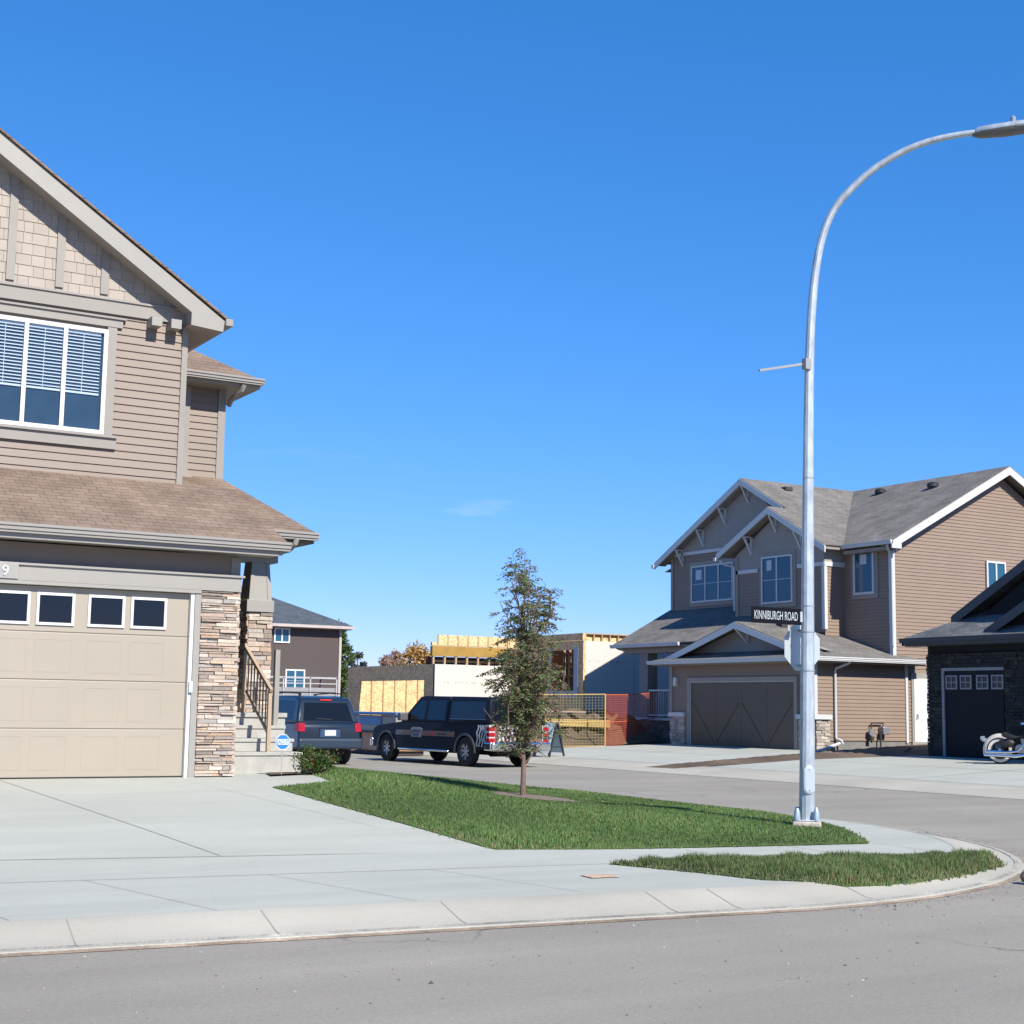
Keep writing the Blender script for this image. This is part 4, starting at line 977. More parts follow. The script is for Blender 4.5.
# ---------------------------------------------------------------- brown house in the distance
bh=thing('house','plain brown house in the distance with a dark hip roof and two small windows','house',(38,100,.2))
b=MB(); b.box(28,45.7,100,112,-.1,7.2); b.build('wall',M('siding_mauve_brown',(.09,.068,.063),.7,0,.03,1),bh)
b=MB(); e=7.3; zr=10.6
roofslab(b,[(27,99.3,e),(46.4,99.3,e),(39.4,106.3,zr),(27,106.3,zr)],.05); roofslab(b,[(46.4,99.3,e),(46.4,113,e),(39.4,106.3,zr)],.05); roofslab(b,[(27,113,e),(46.4,113,e),(39.4,106.3,zr),(27,106.3,zr)],.05)
b.build('roof',shingle('shingle_slate',(.095,.115,.14),(.13,.155,.18),(.08,.095,.115)),bh)
b=MB(); b.box(27,46.45,99.22,99.32,7.08,7.28); b.box(46.35,46.45,99.32,113,7.08,7.28); b.box(45.6,45.78,99.92,100.0,-.1,7.1); b.build('trim',M('trim_pink_beige',(.55,.48,.44),.6),bh)
b=MB(); b.box(27,46.3,99.4,100,7.02,7.08); b.build('soffit',soff,bh)
bw_=M('white_vinyl',None)
window(bh,WX(100),40.55,41.75,5.95,7.0,2,(1,1),bw_,glassB,.1,.02); window(bh,WX(100),41.5,43.0,2.5,4.1,2,(1,2),bw_,glassB,.1,.02)
dk_=thing('deck','grey raised deck with open railing in front of the distant brown house','deck',(41,98,.2))
b=MB(); b.box(38.2,44.2,97.3,99.9,2.1,2.8)
for x in (38.6,41.3,44.0): b.box(x-.1,x+.1,97.4,97.6,0,2.1)
b.build('platform',M('deck_grey',(.33,.33,.34),.7,0,.08,2),dk_)
b=MB(); b.box(36,44.3,97.2,97.32,3.42,3.54); b.box(36,44.3,97.22,97.3,3.05,3.12)
for x in (36.1,38.2,40.2,42.2,44.2): b.box(x,x+.1,97.2,97.3,2.2,3.5)
b.box(44.2,44.3,97.3,99.9,3.42,3.54); b.build('railing',M('rail_grey',(.48,.48,.49),.5,0,.05,2),dk_)
b=MB(); b.box(35.0,43.4,94.0,96,.1,1.95); b.box(36,38,93.5,94,.4,1.6)
vb=thing('parked_van','pale van mostly hidden behind the dark wagon, below the distant deck','van',(38.5,93.5,0))
b=MB(); b.prism([(35.2,92.5,.45),(40.4,92.5,.45),(40.4,92.5,1.3),(39.5,92.5,1.45),(38.9,92.5,2.05),(35.4,92.5,2.1),(35.2,92.5,1.8)],(0,1.9,0)); b.build('body',M('van_white',(.7,.72,.75),.3,0,.03,1,coat=.5),vb,smooth=True,bevel=.08)
b=MB(); b.box(35.6,38.7,92.48,92.5,1.45,1.9); b.build('window',darkglass,vb)
for x in (36.2,39.4):
    b=MB(); b.lathe([(0,0),(.33,0),(.35,.05),(.35,.2),(0,.2)],(x,92.45,.35),'y',18); b.build('wheel',M('tyre',(.018,.018,.02),.85,0,.1,10),vb,smooth=True)

# ---------------------------------------------------------------- trees and bush
def leafmesh(name,centers,size,cols,seed,parent,mat,aspect=.45,droop=.3,dirs=None):
    r=np.random.default_rng(seed); n=len(centers); C=np.array(centers,np.float32)
    d=r.normal(size=(n,3))*(1 if dirs is None else .35)+(0 if dirs is None else np.array(dirs)); d[:,2]=d[:,2]*(.6 if dirs is None else 1)-droop; d/=np.linalg.norm(d,axis=1)[:,None]
    q=r.normal(size=(n,3)); s=np.cross(d,q); s/=np.linalg.norm(s,axis=1)[:,None]
    L=(size*r.uniform(.6,1.3,n))[:,None]; Wd=L*aspect
    v=np.empty((n,4,3),np.float32); v[:,0]=C; v[:,1]=C+d*L*.5+s*Wd*.5; v[:,2]=C+d*L; v[:,3]=C+d*L*.5-s*Wd*.5
    v=v.reshape(-1,3)-np.array(parent.location)
    me=bpy.data.meshes.new(name); me.vertices.add(n*4); me.vertices.foreach_set('co',v.astype(np.float32).ravel())
    me.loops.add(n*4); me.loops.foreach_set('vertex_index',np.arange(n*4,dtype=np.int32)); me.polygons.add(n)
    me.polygons.foreach_set('loop_start',np.arange(0,n*4,4,dtype=np.int32)); me.polygons.foreach_set('loop_total',np.full(n,4,np.int32))
    P=np.array([c[0] for c in cols]); pr=np.array([c[1] for c in cols],float); pr/=pr.sum()
    k=r.choice(len(P),n,p=pr); c=P[k]*r.uniform(.7,1.3,(n,1)); c=np.concatenate([c,np.ones((n,1))],1); c=np.repeat(c,4,axis=0).astype(np.float32)
    at=me.color_attributes.new(name='Col',type='FLOAT_COLOR',domain='POINT'); at.data.foreach_set('color',c.ravel())
    me.update(); me.validate(); me.materials.append(mat)
    o=bpy.data.objects.new(name,me); COL.objects.link(o); o.parent=parent; return o
leafM=Mcol('leaf',.55,.08,6,0,trans=.45); bark=M('bark_young',(.20,.13,.10),.85,0,.3,14,.004,60)
tr=thing('young_tree','young street tree with sparse reddish green leaves standing on the lawn','tree',(10.96,17.84,H(10.96,17.84)+.03))
rt=random.Random(42); z0=H(10.96,17.84); tx,ty=10.96,17.84
HT=3.76-z0
b=MB(); b.tube([(tx,ty,z0-.05),(tx+.005,ty,z0+.4),(tx-.01,ty,z0+.9),(tx+.0,ty+.01,z0+1.6),(tx-.01,ty,z0+2.4),(tx-.02,ty,z0+HT)],[.044,.034,.031,.023,.013,.004],10)
# crown envelope (half width by height above ground), read off the silhouette
env=lambda h:lerp(h,[.45,.7,1.0,1.4,1.9,2.4,2.85,3.05,3.25,3.45],[.16,.38,.52,.56,.53,.47,.38,.27,.18,.08])
twigs=[]; cen=[]; dirs_=[]
for i in range(54):
    h0=rt.uniform(.45,HT-.55)**1.0 if i>22 else rt.uniform(.45,1.5); a=rt.uniform(0,6.283); ln=rt.uniform(.5,1.15)*(1-.35*h0/HT)
    p=V((tx,ty,z0+h0)); ph=[p]; out=rt.uniform(.45,.85)
    for k in range(5):
        h=ph[-1].z-z0; step=ln/5
        rad=math.hypot(ph[-1].x-tx,ph[-1].y-ty); lim=env(h)
        o=out if rad<lim*.8 else .02
        ph.append(ph[-1]+V((math.cos(a+rt.uniform(-.3,.3))*o,math.sin(a+rt.uniform(-.3,.3))*o,.95))*step*1.15)
        if ph[-1].z-z0>HT-.12 or math.hypot(ph[-1].x-tx,ph[-1].y-ty)>env(ph[-1].z-z0)*1.05: break
    b.tube(ph,[.012*(1-.75*k/len(ph)) for k in range(len(ph))],6)
    for q in ph[1:]: twigs.append((q,a))
for i in range(16):
    twigs.append((V((tx,ty,z0+rt.uniform(1.0,HT))),rt.uniform(0,6.28)))
# side twigs carrying leaf sprays; gaps stay between them
for q,a in twigs:
    for k in range(rt.choice((2,2,3))):
        aa=rt.uniform(0,6.283); h=q.z-z0; lim=env(h)
        l=rt.uniform(.05,.20); e_=q+V((math.cos(aa)*l,math.sin(aa)*l,rt.uniform(-.02,.12)))
        rad=math.hypot(e_.x-tx,e_.y-ty)
        if rad>lim*1.15: continue
        b.tube([q,e_],[.004,.002],4,cap=False)
        # pinnate leaves: leaflets in pairs along a drooping rib
        for s_ in range(rt.randint(2,5)):
            t=rt.uniform(.35,1.0); o_=q+(e_-q)*t; a2=aa+rt.uniform(-1.3,1.3); L_=rt.uniform(.10,.17); dz=rt.uniform(-.35,.35)
            rib=V((math.cos(a2),math.sin(a2),dz)); sd_=V((-math.sin(a2),math.cos(a2),0))
            for m_ in range(6):
                u_=(m_+1)/6; c_=o_+rib*(L_*u_)+V((0,0,-.35*L_*u_*u_))
                for sg in (-1,1):
                    if rt.random()<.12: continue
                    cen.append(c_); dirs_.append(tuple(rib*.5+sd_*sg*.9+V((0,0,-.25))))
b.build('trunk',bark,tr,smooth=True)
print('leaves',len(cen))
crow=leafmesh('crown',[tuple(c) for c in cen],.052,[((.24,.32,.12),6),((.17,.24,.09),3),((.27,.17,.12),3),((.20,.155,.13),3),((.32,.33,.13),1),((.45,.09,.05),.25)],5,tr,leafM,.34,.1,dirs=dirs_)
# low shrub by the walk
bu=thing('shrub','low green shrub with reddish stems in the bed beside the walk','shrub',(8.98,20.35,H(8.98,20.35)))
rt=random.Random(8); cen=[]; b=MB(); bx,by,bz=8.98,20.35,H(8.98,20.35)
for i in range(26):
    a=rt.uniform(0,6.283); r_=rt.uniform(.05,.36); h=rt.uniform(.2,.42)*(1-.4*r_); e_=V((bx+math.cos(a)*r_,by+math.sin(a)*r_,bz+h))
    b.tube([(bx+math.cos(a)*.03,by+math.sin(a)*.03,bz),(bx+math.cos(a)*r_*.6,by+math.sin(a)*r_*.6,bz+h*.6),e_],[.008,.006,.003],5)
    for k in range(60): t=rt.uniform(.35,1.08); cen.append(tuple(V((bx,by,bz)).lerp(e_,t)+V((rt.gauss(0,.055),rt.gauss(0,.055),rt.gauss(0,.05)))))
b.build('stem',M('stem_red',(.14,.06,.045),.8,0,.2,20),bu,smooth=True)
leafmesh('foliage',cen,.05,[((.07,.15,.03),5),((.12,.20,.05),3),((.20,.16,.05),1),((.22,.08,.04),.6)],3,bu,leafM,.55,0)
rt=random.Random(18)
def bg_tree(name,label,x,y,h,r,cols,seed,n=5200,size=.34,cone=False):
    rr=random.Random(seed); t=thing('tree',label,'tree',(x,y,0),group=None)
    b=MB(); b.tube([(x,y,-.1),(x+.1,y,h*.4),(x,y,h*.9)],[.22,.16,.03],8)
    cl=[]
    for i in range(46):
        zz=rr.uniform(.12,.97)*h; f=(1-zz/h)**.7 if cone else math.sin(math.pi*min(1,max(.05,(zz/h-.05)/.97)))**.6
        a=rr.uniform(0,6.283); q=r*f*rr.uniform(.2,1.0); c=V((x+math.cos(a)*q,y+math.sin(a)*q,zz)); cl.append((c,rr.uniform(.25,.5)*r*(.5+.5*f)))
        if i%3==0: b.tube([(x,y,zz*.75),tuple(c)],[.06,.015],5)
    b.build('trunk',M('bark_grey',(.13,.11,.09),.9,0,.2,5),t,smooth=True)
    C=[]
    for i in range(n):
        c,s_=cl[rr.randrange(len(cl))]; u=V((rr.gauss(0,1),rr.gauss(0,1),rr.gauss(0,.8))); u=u.normalized()*s_*rr.uniform(.35,1.05); C.append(tuple(c+u))
    leafmesh('crown',C,size,cols,seed,t,leafM,.6,.1)
gc=[((.06,.11,.03),4),((.09,.15,.045),3),((.045,.075,.03),2)]
bg_tree('tree','tall green tree right behind the distant brown house',51.2,112,8.3,1.75,[((.13,.21,.06),4),((.18,.27,.09),3),((.09,.14,.05),2)],31,9000,.28,cone=True)
bg_tree('tree','thin grey green tree top at the right of the tall green tree',55.6,118,6.3,.9,[((.13,.14,.12),3),((.10,.12,.08),3)],32,2600,.28)
yc=[((.66,.44,.14),4),((.78,.55,.22),3),((.50,.30,.12),2)]
bg_tree('tree','yellow autumn tree above the unfinished garage, nearer the beam',58.6,113,6.5,2.3,yc,33,9000,.30)
bg_tree('tree','pinkish autumn tree top at the left of the yellow one',58.6,117,6.2,1.6,[((.60,.42,.30),4),((.50,.33,.24),3)],34,6000,.28)

# ---------------------------------------------------------------- site fences, boards, dumpster
ye=M('fence_yellow',(.60,.40,.12),.5,0,.08,4)
f=thing('fence_panel','yellow wire mesh construction fence panel with square frame in front of the heaped soil','fence',(28,43.3,.3))
A0=V((29.4,42.56,.28)); A1=V((26.85,44.05,.22)); up=V((0,0,1.83)); b=MB()
b.tube([A0,A0+up],.026,8);b.tube([A1,A1+up],.026,8);b.tube([A0+up,A1+up],.02,8);b.tube([A0+V((0,0,.08)),A1+V((0,0,.08))],.02,8);b.tube([A0+up*.5,A1+up*.5],.02,8); b.build('frame',ye,f,smooth=True)
b=MB()
for i in range(1,27): p=A0.lerp(A1,i/27); b.beam(p+V((0,0,.08)),p+up,.007,.007,(0,1,0))
for i in range(1,18): z=V((0,0,.08+1.75*i/18)); b.beam(A0+z,A1+z,.007,.007)
b.build('wire_mesh',M('mesh_yellow_green',(.34,.30,.12),.5,0,.08,4),f)
orr=M('net_orange',(.58,.12,.05),.6,0,.08,4)
f=thing('net_fence','orange plastic net fence strung between the yellow panel and the porch','fence',(31,43.7,.3))
B0=V((29.45,42.6,.30)); B1=V((33.3,44.3,.5)); b=MB(); n=54
for i in range(n+1):
    p=B0.lerp(B1,i/n); sag=.05*math.sin(math.pi*i/n); b.beam(p,p+V((0,0,1.8-sag)),.009,.006,(0,1,0))
for k in range(24):
    for i in range(0,n,6):
        p,q=B0.lerp(B1,i/n),B0.lerp(B1,(i+6)/n); s0=.05*math.sin(math.pi*i/n);s1=.05*math.sin(math.pi*(i+6)/n)
        b.beam(p+V((0,0,(1.8-s0)*k/23)),q+V((0,0,(1.8-s1)*k/23)),.006,.035 if k in(23,11) else .009)
b.build('net',orr,f)
b=MB(); b.tube([B1,B1+V((0,0,1.85))],.03,8); b.build('post',M('post_wood',(.3,.2,.1),.8),f)
b=MB(); b.beam((26.6,45.2,1.15),(30.1,43.3,1.10),.3,.26); tag(b.build('lumber_beam',M('lumber_yellow',(.66,.45,.16),.7,0,.1,5),bevel=.01),'yellow lumber beam lying level on the heaped soil behind the mesh fence','lumber')
b=MB(); b.beam((27.4,45.6,1.52),(29.8,44.4,1.5),.5,.05); tag(b.build('plank',M('plank_pinkish',(.48,.36,.29),.8,0,.1,5)),'pinkish plank lying on the soil heap above the yellow beam','plank')
b=MB(); b.lathe([(.0,-.02),(.16,0),(.2,.12),(.12,.27),(.0,.32)],(28.35,44.95,1.54),'z',12); tag(b.build('bag',M('bag_white',(.7,.7,.68),.6,0,.1,5),smooth=True),'small white bag sitting on the pinkish plank','bag')
for k,(x,y,z,r_,lb) in enumerate(((28.6,46.2,1.5,.35,'green weeds on the soil heap near the unfinished window'),)):
    t=thing('weed',lb,'weed',(x,y,z-.4)); b=MB(); cen=[]
    for i in range(14):
        a=rt.uniform(0,6.28); e_=V((x+math.cos(a)*r_*rt.random(),y+math.sin(a)*r_*rt.random(),z+rt.uniform(.1,.5))); b.tube([(x,y,z-.4),e_],[.012,.005],4)
        for q in range(12): cen.append(tuple(V((x,y,z-.3)).lerp(e_,rt.uniform(.3,1))+V((rt.gauss(0,.05),rt.gauss(0,.05),rt.gauss(0,.05)))))
    b.build('stem',M('stem_green',(.08,.1,.03),.8),t); leafmesh('foliage',cen,.12,gc,4,t,leafM,.5,0)
ab=thing('sandwich_board','pale blue sandwich board sign with a black frame on the far sidewalk','sign',(24.95,39.1,.15),R(14))
b=MB()
for s_ in (-1,1):
    for y in (-.33,.29): b.beam((s_*.33,y+.02,0),(s_*.03,y+.02,1.02),.05,.045,(0,1,0))
b.beam((-.24,-.31,.3),(.24,-.31,.3),.03,.04,(0,1,0)); b.build('frame',M('frame_black',(.025,.025,.028),.5),ab,local=True)
b=MB(); b.prism([(-.335,-.29,.12),(-.335,.29,.12),(-.06,.29,1.03),(-.06,-.29,1.03)],(-.02,0,.004)); b.prism([(.335,-.29,.12),(.335,.29,.12),(.06,.29,1.03),(.06,-.29,1.03)],(.02,0,.004)); pn=b.build('panel',M('board_blue',(.50,.66,.74),.5,0,.04,2),ab,local=True)
b=MB()
def abp(y,t): # point on the left-hand panel
    return (-.358+.275*t,y,.124+.91*t)
for (y0,y1,t0,t1) in ((-.12,.16,.86,.91),(-.15,.15,.72,.74),(-.2,.05,.60,.62),(-.18,.16,.48,.50),(-.2,.0,.36,.375)): b.face([abp(y0,t0),abp(y1,t0),abp(y1,t1),abp(y0,t1)])
b.build('line_of_print',M('print_grey',(.25,.3,.38),.6),ab,local=True)
b=MB(); b.face([abp(-.22,.1),abp(-.02,.1),abp(-.02,.24),abp(-.22,.24)]); b.build('red_mark',M('mark_red',(.6,.05,.06),.5),ab,local=True)
du=thing('dumpster','blue and rusty steel dumpster standing in the street ahead of the pickup','dumpster',(22.65,47.5,.02))
b=MB(); b.prism([(22.0,43.9,.15),(22.0,50,.15),(22.0,50.3,.75),(22.0,43.7,.75)],(1.3,0,0)); b.build('lower_body',M('rust_brown',(.55,.33,.22),.7,.1,.2,3),du,bevel=.02)
b=MB(); b.box(21.96,23.34,43.6,50.4,.77,1.28); b.build('upper_body',M('dumpster_grey_blue',(.36,.33,.30),.6,.1,.2,2),du,bevel=.015)
b=MB(); b.box(21.9,23.4,43.5,50.5,1.31,1.4); b.box(21.93,21.96,44.6,46.3,.98,1.23); b.build('rim',M('dumpster_blue',(.06,.20,.45),.5,.1,.15,2),du,bevel=.02)
b=MB(); b.box(21.92,23.38,43.55,50.45,.72,.79)
for y in (44.8,46.2,47.6,49.0): b.box(21.93,21.99,y,y+.1,.16,.74)
b.box(22.1,23.2,44,50,.02,.15); b.build('rib',M('dumpster_dark',(.06,.05,.05),.7),du)
b=MB(); rs=random.Random(4)
for i in range(12): y=46.5-i*.14-rs.uniform(0,.03); wbox(b,WY(21.955),y-.07,y,1.0,1.0+rs.uniform(.12,.19),0,.006)
b.build('faded_lettering',M('faded_white',(.6,.63,.66),.6),du)
rk_=MB(); rs=random.Random(6)
P=[]; cx,cy=11.85,9.98
for k in range(5):
    for i in range(9):
        a=2*math.pi*i/9; rr_=.13*math.sin(math.pi*(k+.6)/5.2)*rs.uniform(.75,1.2)*.8; P.append(V((cx+rr_*math.cos(a),cy+rr_*math.sin(a),-.01+.04*k)))
for k in range(4):
    for i in range(9): rk_.face([P[k*9+i],P[k*9+(i+1)%9],P[k*9+9+(i+1)%9],P[k*9+9+i]])
rk_.face(P[36:45]); tag(rk_.build('rock',M('rock_brown',(.30,.2,.14),.9,0,.3,12,.01,30),smooth=True,auto=50),'small brown rock in the gutter at the street corner','rock')
# ---------------------------------------------------------------- street light and the signs on it
galv=M('galvanized_steel',(.48,.53,.56),.45,.55,.26,9,.0004,60,stretch=(1,1,.35))
px,py,pz=13.10,14.5,.15
pl=thing('street_light','tall galvanized street light with a curved arm on the lawn corner','street light',(px,py,pz))
ax,ay=.66,-.75
path=[(px+ax*r_,py+ay*r_,z_) for r_,z_ in ((0,.27),(.02,1.5),(.04,3),(.06,4.5),(.08,5.6),(.10,6.3),(.125,6.75),(.16,7.15),(.225,7.6),(.32,7.95),(.46,8.22),(.65,8.42),(.88,8.62),(1.1,8.76),(1.34,8.88),(1.6,8.965),(1.85,9.01),(2.1,9.03),(2.30,9.035))]
Ls=[0]
for a,c in zip(path,path[1:]): Ls.append(Ls[-1]+(V(c)-V(a)).length)
for _ in range(2):
    q_=[path[0]]
    for a,c in zip(path,path[1:]): q_+=[tuple(V(a)*.75+V(c)*.25),tuple(V(a)*.25+V(c)*.75)]
    path=q_+[path[-1]]
Ls=[0]
for a,c in zip(path,path[1:]): Ls.append(Ls[-1]+(V(c)-V(a)).length)
rad=[.100-.062*(l/Ls[-1])**.9 for l in Ls]
b=MB(); b.tube(path,rad,12); b.build('pole',galv,pl,smooth=True,auto=22)
b=MB(); sv_=V((.67,.742,0)); sn_=V((.742,-.67,0))
def sq(r,z): return [V((px,py,z))+sn_*(i*r)+sv_*(k*r) for i,k in ((-1,-1),(1,-1),(1,1),(-1,1))]
b.hexa(sq(.185,pz-.06)+sq(.175,pz+.10)); b.build('footing',M('footing_concrete',(.50,.44,.38),.9,0,.2,12,.004,40),pl,smooth=True,bevel=.02)
b=MB(); b.hexa(sq(.15,pz+.10)+sq(.15,pz+.12)); b.build('base_plate',galv,pl,bevel=.01)
b=MB()
for sx in (-1,1):
    for sy in (-1,1): b.lathe([(0,.09),(.042,.09),(.038,.19),(.02,.24),(0,.245)],tuple(V((px,py,pz+.02))+sn_*(sx*.118)+sv_*(sy*.118)),'z',10)
b.split('bolt_cover',M('bolt_cover',(.42,.52,.62),.4,.3,.05,8),pl,smooth=True)
# hand-hole cover facing the camera side
nd=V((-.40,-.917,0)).normalized(); ud=V((.917,-.40,0))
b=MB(); o=V((px,py,0))+nd*.094
def oval(w,h,k,zc): return [o+nd*k+ud*(w*math.cos(R(i*15)))+V((0,0,zc-.11+(h-w)*(1 if math.sin(R(i*15))>=0 else -1)+w*math.sin(R(i*15)))) for i in range(24)]
b.prism(oval(.074,.175,.0,.87),nd*.02); hc=b.build('hand_hole_rim',galv,pl,bevel=.004)
b=MB(); b.prism(oval(.060,.158,.018,.87),nd*.010); hp=b.build('cover_plate',M('cover_light',(.62,.70,.76),.4,.4,.06,20,.0015,40),pl,bevel=.003)
b=MB()
for z in (.63,.89): b.lathe([(0,0),(.008,0),(.008,.01),(0,.01)],tuple(o+nd*.03+V((0,0,z))),'y',8)
b.split('screw',M('screw',(.2,.2,.22),.4,.8),hp)
# luminaire: cobra head in line with the arm
hd=V((ax,ay,0)).normalized(); hn=V((-hd.y,hd.x,0)); ho=V((px+ax*2.24,py+ay*2.24,9.03))
def hp_(x,y,z): return ho+hd*x+hn*y+V((0,0,z+x*.02))
b=MB(); rings=[]
for (x,wd,zd,zu) in ((0,.05,.03,.045),(.04,.08,.045,.07),(.25,.11,.045,.08),(.5,.14,.04,.085),(.72,.145,.04,.08),(.88,.11,.03,.06),(.96,.04,.01,.02)):
    rings.append([hp_(x,wd*math.cos(R(a)),(zu if math.sin(R(a))>0 else zd)*math.sin(R(a))) for a in range(0,360,20)])
for a,c in zip(rings,rings[1:]):
    for k in range(len(a)): b.face([a[k],a[(k+1)%len(a)],c[(k+1)%len(a)],c[k]])
b.face(rings[0]); b.face(rings[-1]); lu=b.build('luminaire',galv,pl,smooth=True,auto=50)
b=MB(); rings=[]
for (x,wd,dz) in ((-.04,.035,-.03),(.06,.09,-.06),(.35,.125,-.07),(.62,.115,-.06),(.78,.05,-.03)):
    rings.append([hp_(x,wd*math.cos(R(a)),-.02+dz*abs(math.sin(R(a)))) for a in range(180,361,20)])
for a,c in zip(rings,rings[1:]):
    for k in range(len(a)-1): b.face([a[k],a[k+1],c[k+1],c[k]])
b.build('lens',M('lens_grey',(.16,.15,.14),.3,0,.1,6),lu,smooth=True)
b=MB(); b.lathe([(0,.0),(.035,.0),(.035,.07),(.02,.09),(0,.09)],hp_(.46,0,.075),'z',12); b.build('photocell',M('photocell',(.25,.3,.38),.4),lu,smooth=True)
b=MB(); b.beam((px-.02,py-.06,6.10),(px-.76,py-.04,5.92),.028,.03); b.box(px-.06,px+.03,py-.14,py-.06,6.02,6.16); b.build('bracket_rod',M('rod_grey',(.40,.40,.40),.5,.3),pl)
b=MB()
def rp(z): 
    r0=lerp(z,[0,1.5,3,4.5,5.6,6.3],[0,.02,.04,.06,.08,.10]); return (px+ax*r0,py+ay*r0,z)
for z in (6.08,6.0,2.95,2.62,2.13,4.6): rz=.108-.0078*z; b.lathe([(rz-.01,-.012),(rz,-.012),(rz,.012),(rz-.01,.012)],rp(z),'z',16)
b.split('clamp_band',M('band_steel',(.42,.44,.46),.4,.6),pl)
# street name blade
sn=thing('street_name_sign','black street name blade with pale letters reading KINNIBURGH ROAD on the light pole','street sign',(px-.5,py-.02,2.7))
b=MB(); b.box(px-.90,px-.085,py-.034,py-.022,2.70,2.905); b.build('blade',M('blade_black',(.006,.007,.012),.7,0,.05,3,spec=.1),sn,bevel=.003)
text_mesh('lettering','KINNIBURGH ROAD',.155,M('letter_white',(.52,.57,.60),.5),sn,(px-.865,py-.0345,2.752),(1,0,0),(0,0,1),.0012,sx=.505)
b=MB(); b.box(px-.3,px-.27,py-.02,py-.012,2.62,2.70); b.box(px-.11,px-.07,py-.04,py+.02,2.74,2.87); b.build('bracket',galv,sn)
# stop sign, seen from behind
an=R(0); ss=thing('stop_sign','pale metal back of an octagonal stop sign strapped behind the street light pole','stop sign',(px+.125,py+.19,2.13),an)
def octl(r,y): return [(r*math.cos(R(22.5+45*i)),y,.30+r*math.sin(R(22.5+45*i))) for i in range(8)]
b=MB(); b.prism(octl(.325,0),(0,.003,0)); b.build('back_plate',M('aluminium_back',(.62,.68,.71),.45,.35,.04,3),ss,local=True)
b=MB(); b.prism(octl(.325,.0045),(0,.001,0)); b.build('border',M('sign_white',None),ss,local=True)
b=MB(); b.prism(octl(.305,.006),(0,.001,0)); b.build('face',M('sign_red',(.5,.02,.03),.4),ss,local=True)
text_mesh('lettering','STOP',.25,M('sign_white',None),ss,(0,.0085,.215),(-1,0,0),(0,0,1),.001,local=True,sx=.85,align='CENTER')
b=MB(); b.box(-.05,.03,-.09,-.001,.05,.08); b.box(-.05,.03,-.09,-.001,.5,.53); b.build('bracket',galv,ss,local=True)

# ---------------------------------------------------------------- vehicles
tyre=M('tyre',None); chrome=M('chrome',(.72,.73,.75),.12,1,.02,3); alloy=M('alloy',(.50,.50,.50),.4,.5,.05,6); rub=M('rubber',None)
vglass=glass_mat('car_glass',(.006,.008,.013),.08)
def wheel(parent,x,y,r,side,spokes=7,w=.25,name='wheel'):
    s=side
    b=MB(); b.lathe([(r*.60,0*s),(r*.93,0*s+.0),(r,.035*s),(r,(w-.035)*s),(r*.93,w*s),(r*.55,w*s)],(x,y-w*s,r),'y',30); wo=b.build(name,tyre,parent,smooth=True,local=True,auto=50)
    b=MB(); y1=y-.02*s
    b.lathe([(r*.62,0),(r*.62,-.05*s),(r*.52,-.06*s),(r*.50,-.16*s)],(x,y1,r),'y',28); b.lathe([(0,.0),(r*.16,0),(r*.16,-.06*s)],(x,y1-.015*s,r),'y',14)
    for k in range(spokes):
        a=2*math.pi*k/spokes+.2; c,t=math.cos(a),math.sin(a)
        b.beam((x+c*r*.12,y1-.035*s,r+t*r*.12),(x+c*r*.60,y1-.02*s,r+t*r*.60),.05 if r>.34 else .03,.035 if r>.34 else .025,(0,1,0))
    b.build('rim',alloy,wo,smooth=False,local=True)
    b=MB(); b.lathe([(0,0),(r*.6,0)],(x,y1-.12*s,r),'y',20); b.build('brake_disc',M('brake_dark',(.05,.05,.055),.5,.5),wo,local=True)
    return wo
def arch(cx,r,zb,n=10):
    # points of a wheel opening from right to left along the sill (decreasing x)
    return [(cx+r*math.cos(math.pi*i/n),max(zb,.38+r*math.sin(math.pi*i/n)) if 0<i<n else zb) for i in range(n+1)]
def hull(mb,prof,wf):
    # closed side outline (x,z); wf(x,z) = half width
    n=len(prof); L_=[(x,wf(x,z),z) for x,z in prof]; R_=[(x,-wf(x,z),z) for x,z in prof]
    mb.face(L_); mb.face(R_[::-1])
    for i in range(n): k=(i+1)%n; mb.face([L_[k],L_[i],R_[i],R_[k]])
def sidepoly(mb,pts,wf,side,off=.006,t=.012):
    P=[(x,side*(wf(x,z)+off),z) for x,z in pts]; mb.prism(P,(0,-side*t,0))

# pickup with a canopy; +x is forward, +y its left side
tk=thing('pickup_truck','black pickup truck with canopy and white zebra stripes, parked at the far curb','pickup truck',(0,0,0))
ang=math.atan2(40.25-36.1,19.98-20.3); ld=V((-math.sin(ang),math.cos(ang)))  # left normal
rear=V((20.3,36.1))-ld*.98; tk.location=(rear.x,rear.y,.0); tk.rotation_euler=(0,0,ang)
black=M('paint_black_blue',(.006,.009,.018),.5,0,.05,1,coat=.08,spec=.15)
WB=4.17
low=[(-1.12,.62),(-1.14,1.18),(.95,1.19),(.97,1.17),(3.35,1.17),(3.6,1.15),(4.75,1.04),(5.02,.95),(5.08,.62),(5.0,.45)]+arch(WB,.47,.45)+[(3.4,.42),(.75,.42)]+arch(0,.47,.45)+[(-1.0,.5)]
wfl=lambda x,z:(.98-.05*max(0,(z-.9)/.3))*(1 if x<4.3 else 1-.06*(x-4.3))
b=MB(); hull(b,low,wfl); body=b.build('body',black,tk,smooth=True,bevel=.035,local=True)
cabp=[(.98,1.16),(1.02,1.88),(2.35,1.91),(2.6,1.89),(3.48,1.16)]
wfc=lambda x,z:.94-.20*max(0,(z-1.16))
b=MB(); hull(b,cabp,wfc); b.build('cab',black,tk,smooth=True,bevel=.04,local=True)
